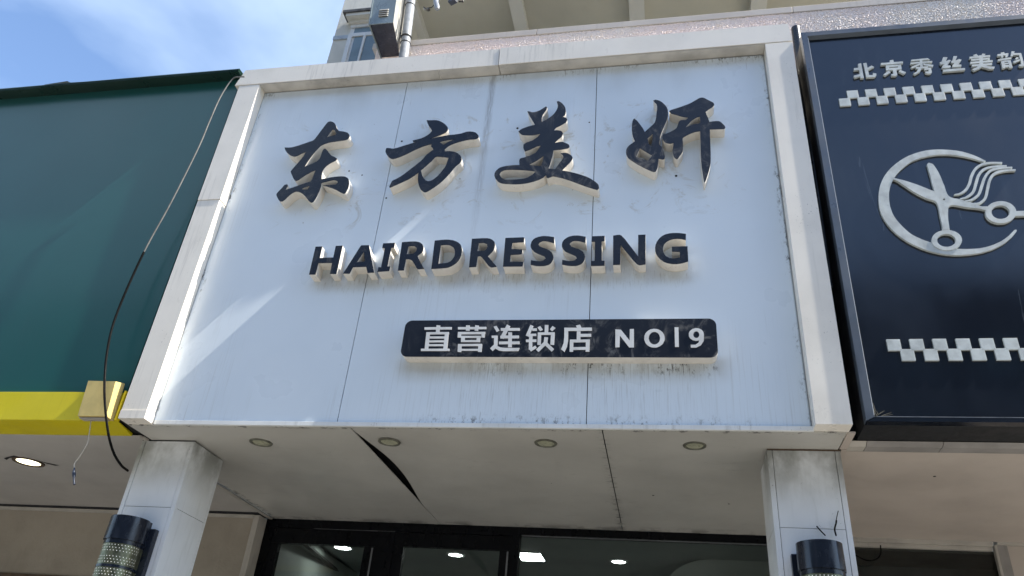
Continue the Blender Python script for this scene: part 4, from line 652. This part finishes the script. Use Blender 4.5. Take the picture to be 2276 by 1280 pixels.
# interior
it = thing('interior', (1.7, 4, 0), None, None, kind='structure')
box('floor', M['inside'], it, -.25, 3.78, 2.06, 8, -.02, 0)
box('ceiling', M['inside'], it, -.25, 3.78, 2.051, 8, 3.1, 3.12)
box('back_wall', M['inside_light'], it, -.25, 3.78, 8, 8.1, 0, 3.1)
box('side_wall', M['inside_light'], it, -.30, -.251, 2.051, 8, 0, 3.1)
box('side_wall', M['inside'], it, 3.775, 3.795, 2.051, 8, 0, 3.1)
CA, CB = (-0.129, 2.458), (-0.324, 4.142)   # edge of the dropped ceiling on the left
MB().hexa([(-.248, CA[1], 3.02), (CA[0], CA[1], 3.02), (CB[0], CB[1], 3.02), (-.248, CB[1], 3.02)], [(-.248, CA[1], 3.099), (CA[0], CA[1], 3.099), (CB[0], CB[1], 3.099), (-.248, CB[1], 3.099)]).out('cove', M['inside_light'], it)
MB().tube([(CA[0], CA[1], 3.018), (CB[0], CB[1], 3.018)], .02, 6).out('cove_edge', M['inside_dark'], it)
MB().tube([(CA[0]-.16, CA[1], 3.018), (CB[0]-.16, CB[1], 3.018)], .012, 6).out('cove_edge', M['inside_dark'], it)
cvx = [(3.77, 2.9)]+[(2.84+.4-.4*math.cos(math.radians(a)), 2.9+.4*0-0) for a in ()]
BW = MB(); seg = 18; pr = [(3.25-.42*math.cos(math.radians(a)), 3.098-.34+.34*math.sin(math.radians(a))) for a in [90*i/seg for i in range(seg+1)]]
pr = [(p[0], p[1]) for p in pr]+[(3.77, 3.098), (3.77, 2.3), (2.83, 2.3)]
BW.prism([pr], 2.9, 3.1).out('arched_bulkhead', M['inside_light'], it)
ZI = 3.099
def proj_up(x, y, z, zt): return (2.8888+(x-2.8888)*(zt-1.6)/(z-1.6), -3.7595+(y+3.7595)*(zt-1.6)/(z-1.6))
for x, y, rr, lb in ((.205, 2.584, .066, 'lit round ceiling light seen through the left glass door'), (1.168, 2.675, .056, 'lit round ceiling light seen through the second glass door'), (2.511, 2.669, .052, 'lit round ceiling light seen through the wide pane')):
    X, Y_ = proj_up(x, y, 3.0, ZI); downlight(X, Y_, rr*1.5, ZI, 'lit_white', lb, 'lit ceiling lights inside the shop', 'upvc')
X, Y_ = proj_up(1.81, 2.62, 3.0, ZI)
pl = thing('panel_light', (X, Y_, ZI), 'lit square panel light inside, at the left edge of the wide pane', 'ceiling light')
box('light_frame', M['upvc'], pl, X-.11, X+.11, Y_-.15, Y_+.15, ZI-.006, ZI-.0005); box('diffuser', M['lit_white'], pl, X-.1, X+.1, Y_-.14, Y_+.14, ZI-.008, ZI-.0065)

# ------------------------------------------------------------------ pole, cabinet, camera above the sign
KB = 1.045   # these fittings stand close against the parapet
def set_back(root):
    """real positions: move the built fitting back to the parapet and size it accordingly"""
    c0 = Vector((2.8888, -3.7595, 1.6)); b = Vector(root['base']); nb = c0+(b-c0)*KB; root.location = nb
    for ch in root.children: ch.data.transform(Matrix.Scale(KB, 4))
ut = thing('utility_pole', (1.045, .03, 5.88), 'grey galvanised pole standing on the sign beam beside the cabinet', 'pole')
MB().tube([(1.058, .03, 5.70), (1.032, .03, 6.15), (.985, .03, 6.85)], .036, 20).out('pole_tube', M['galv'], ut, True)
def ring(z, r, th, m=M['strap']):
    f = (z-5.88)/(6.85-5.88); x = 1.050-.065*f
    MB().tube([(x+r*math.cos(2*math.pi*k/24), .03+r*math.sin(2*math.pi*k/24), z+.006*math.sin(2*math.pi*k/24)) for k in range(25)], th, 6, False).out('cable_tie', m, ut)
for z, r in ((6.225, .038), (6.165, .038), (6.235, .039), (6.60, .038)): ring(z, r, .0028)
MB().tube(spline([(1.0, -.01, 6.235), (.995, -.03, 6.22), (1.004, -.02, 6.2), (.996, -.03, 6.12), (1.003, -.02, 6.05)], 5), .0025, 6).out('loose_tie_end', M['strap'], ut)
uc = thing('utility_cabinet', (.93, -.05, 6.125), 'grey steel cabinet with louvred door mounted beside the pole', 'cabinet')
fl, frt = (.835, -.2), (1.012, -.2); bl, br = (.822, .11), (.967, .112)
MB().hexa([(*fl, 6.127), (*frt, 6.127), (*br, 6.127), (*bl, 6.127)], [(.79, -.2, 6.72), (.972, -.2, 6.72), (.93, .11, 6.72), (.782, .11, 6.72)]).out('cabinet_side', M['cab_lit'], uc)
MB().hexa([(.833, -.206, 6.122), (1.014, -.206, 6.122), (1.014, -.2005, 6.122), (.833, -.2005, 6.122)], [(.788, -.206, 6.72), (.974, -.206, 6.72), (.974, -.2005, 6.72), (.788, -.2005, 6.72)]).out('cabinet_door', M['cab'], uc)
MB().hexa([(.836, -.199, 6.1235), (1.011, -.199, 6.1235), (.966, .11, 6.1235), (.823, .11, 6.1235)], [(.836, -.199, 6.1265), (1.011, -.199, 6.1265), (.966, .11, 6.1265), (.823, .11, 6.1265)]).out('cabinet_base', M['cab_shade'], uc)
MB().hexa([(.826, -.212, 6.118), (.834, -.212, 6.118), (.822, .115, 6.118), (.812, .115, 6.118)], [(.780, -.212, 6.72), (.789, -.212, 6.72), (.781, .115, 6.72), (.771, .115, 6.72)]).out('door_edge', M['cab'], uc)
for i in range(4):
    z = 6.198+i*.0215; x = .889-.0016*i
    MB().hexa([(x, -.2062, z), (x+.072, -.2062, z), (x+.072, -.217, z-.004), (x, -.217, z-.004)], [(x, -.2062, z+.014), (x+.072, -.2062, z+.014), (x+.068, -.2095, z+.012), (x+.004, -.2095, z+.012)]).out('louvre', M['cab_lit'], uc)
    MB().box(x+.003, x+.069, -.2068, -.2061, z-.007, z-.001).out('louvre_slot', M['hole'], uc)
sc_ = thing('security_camera', (1.25, -.15, 6.3), 'grey bullet security camera hanging above the balcony parapet', 'security camera')
MB().tube([(1.27, -.08, 6.715), (1.27, -.10, 6.52)], .012, 10).out('camera_stem', M['galv'], sc_, True)
MB().tube([(1.27, -.10, 6.52), (1.285, -.14, 6.40), (1.318, -.17, 6.285), (1.325, -.18, 6.255)], [.02, .021, .021, .013], 16).out('camera_housing', M['galv'], sc_, True)
MB().tube([(1.238, -.15, 6.302), (1.255, -.165, 6.275)], [.013, .011], 12).out('camera_lens', M['strap'], sc_, True)
MB().tube(spline([(1.283, -.155, 6.345), (1.272, -.16, 6.31), (1.25, -.16, 6.305), (1.225, -.155, 6.31), (1.20, -.15, 6.335)], 5), .0035, 6).out('camera_bracket', M['strap'], sc_)
MB().tube([(1.195, -.13, 6.34), (1.205, -.14, 6.325), (1.212, -.145, 6.30)], [.006, .008, .003], 8).out('cable_gland', M['trim'], sc_)
MB().tube([(1.02, -.03, 6.70), (1.6, -.08, 6.74)], .012, 10).out('camera_arm', M['galv'], sc_, True)
fl_ = thing('floodlight', (1.42, -.15, 6.37), 'corner of a dark blue floodlight at the top edge above the parapet', 'floodlight')
MB().hexa([(1.385, -.15, 6.365), (1.447, -.19, 6.338), (1.46, -.15, 6.345), (1.40, -.11, 6.37)], [(1.39, -.14, 6.55), (1.47, -.18, 6.55), (1.48, -.13, 6.55), (1.40, -.1, 6.55)]).out('light_head', M['plug'], fl_)
MB().tube([(1.47, -.15, 6.36), (1.50, -.15, 6.352), (1.49, -.12, 6.5)], .008, 8).out('bracket', M['strap'], fl_)
for r_ in (ut, uc, sc_, fl_): set_back(r_)

# ------------------------------------------------------------------ the row of flats across the street (mirrored in the glossy boards)
M['brick'] = mat('dark_brick', (.09, .08, .075, 1), .9, 0, .15, 2)
ob = thing('apartment_building', (2, -30, 0), 'long flat roofed block of flats across the street behind the photographer', 'building')
MB().box(-45, 50, -42, -30, 0, 21.9).out('wall', M['brick'], ob)
MB().box(-45.3, 50.3, -42.3, -29.7, 21.901, 22.3).out('roof', M['canopy_dark'], ob)
w0 = MB().box(-43, -41.2, -30.02, -29.99, 1.2, 3.0).out('window', M['win_glass'], ob)
for i in range(26):
    for j in range(6):
        if i or j: shift_copy(w0, ob, (i*3.5, 0, j*3.2))

S.render.engine = 'CYCLES'
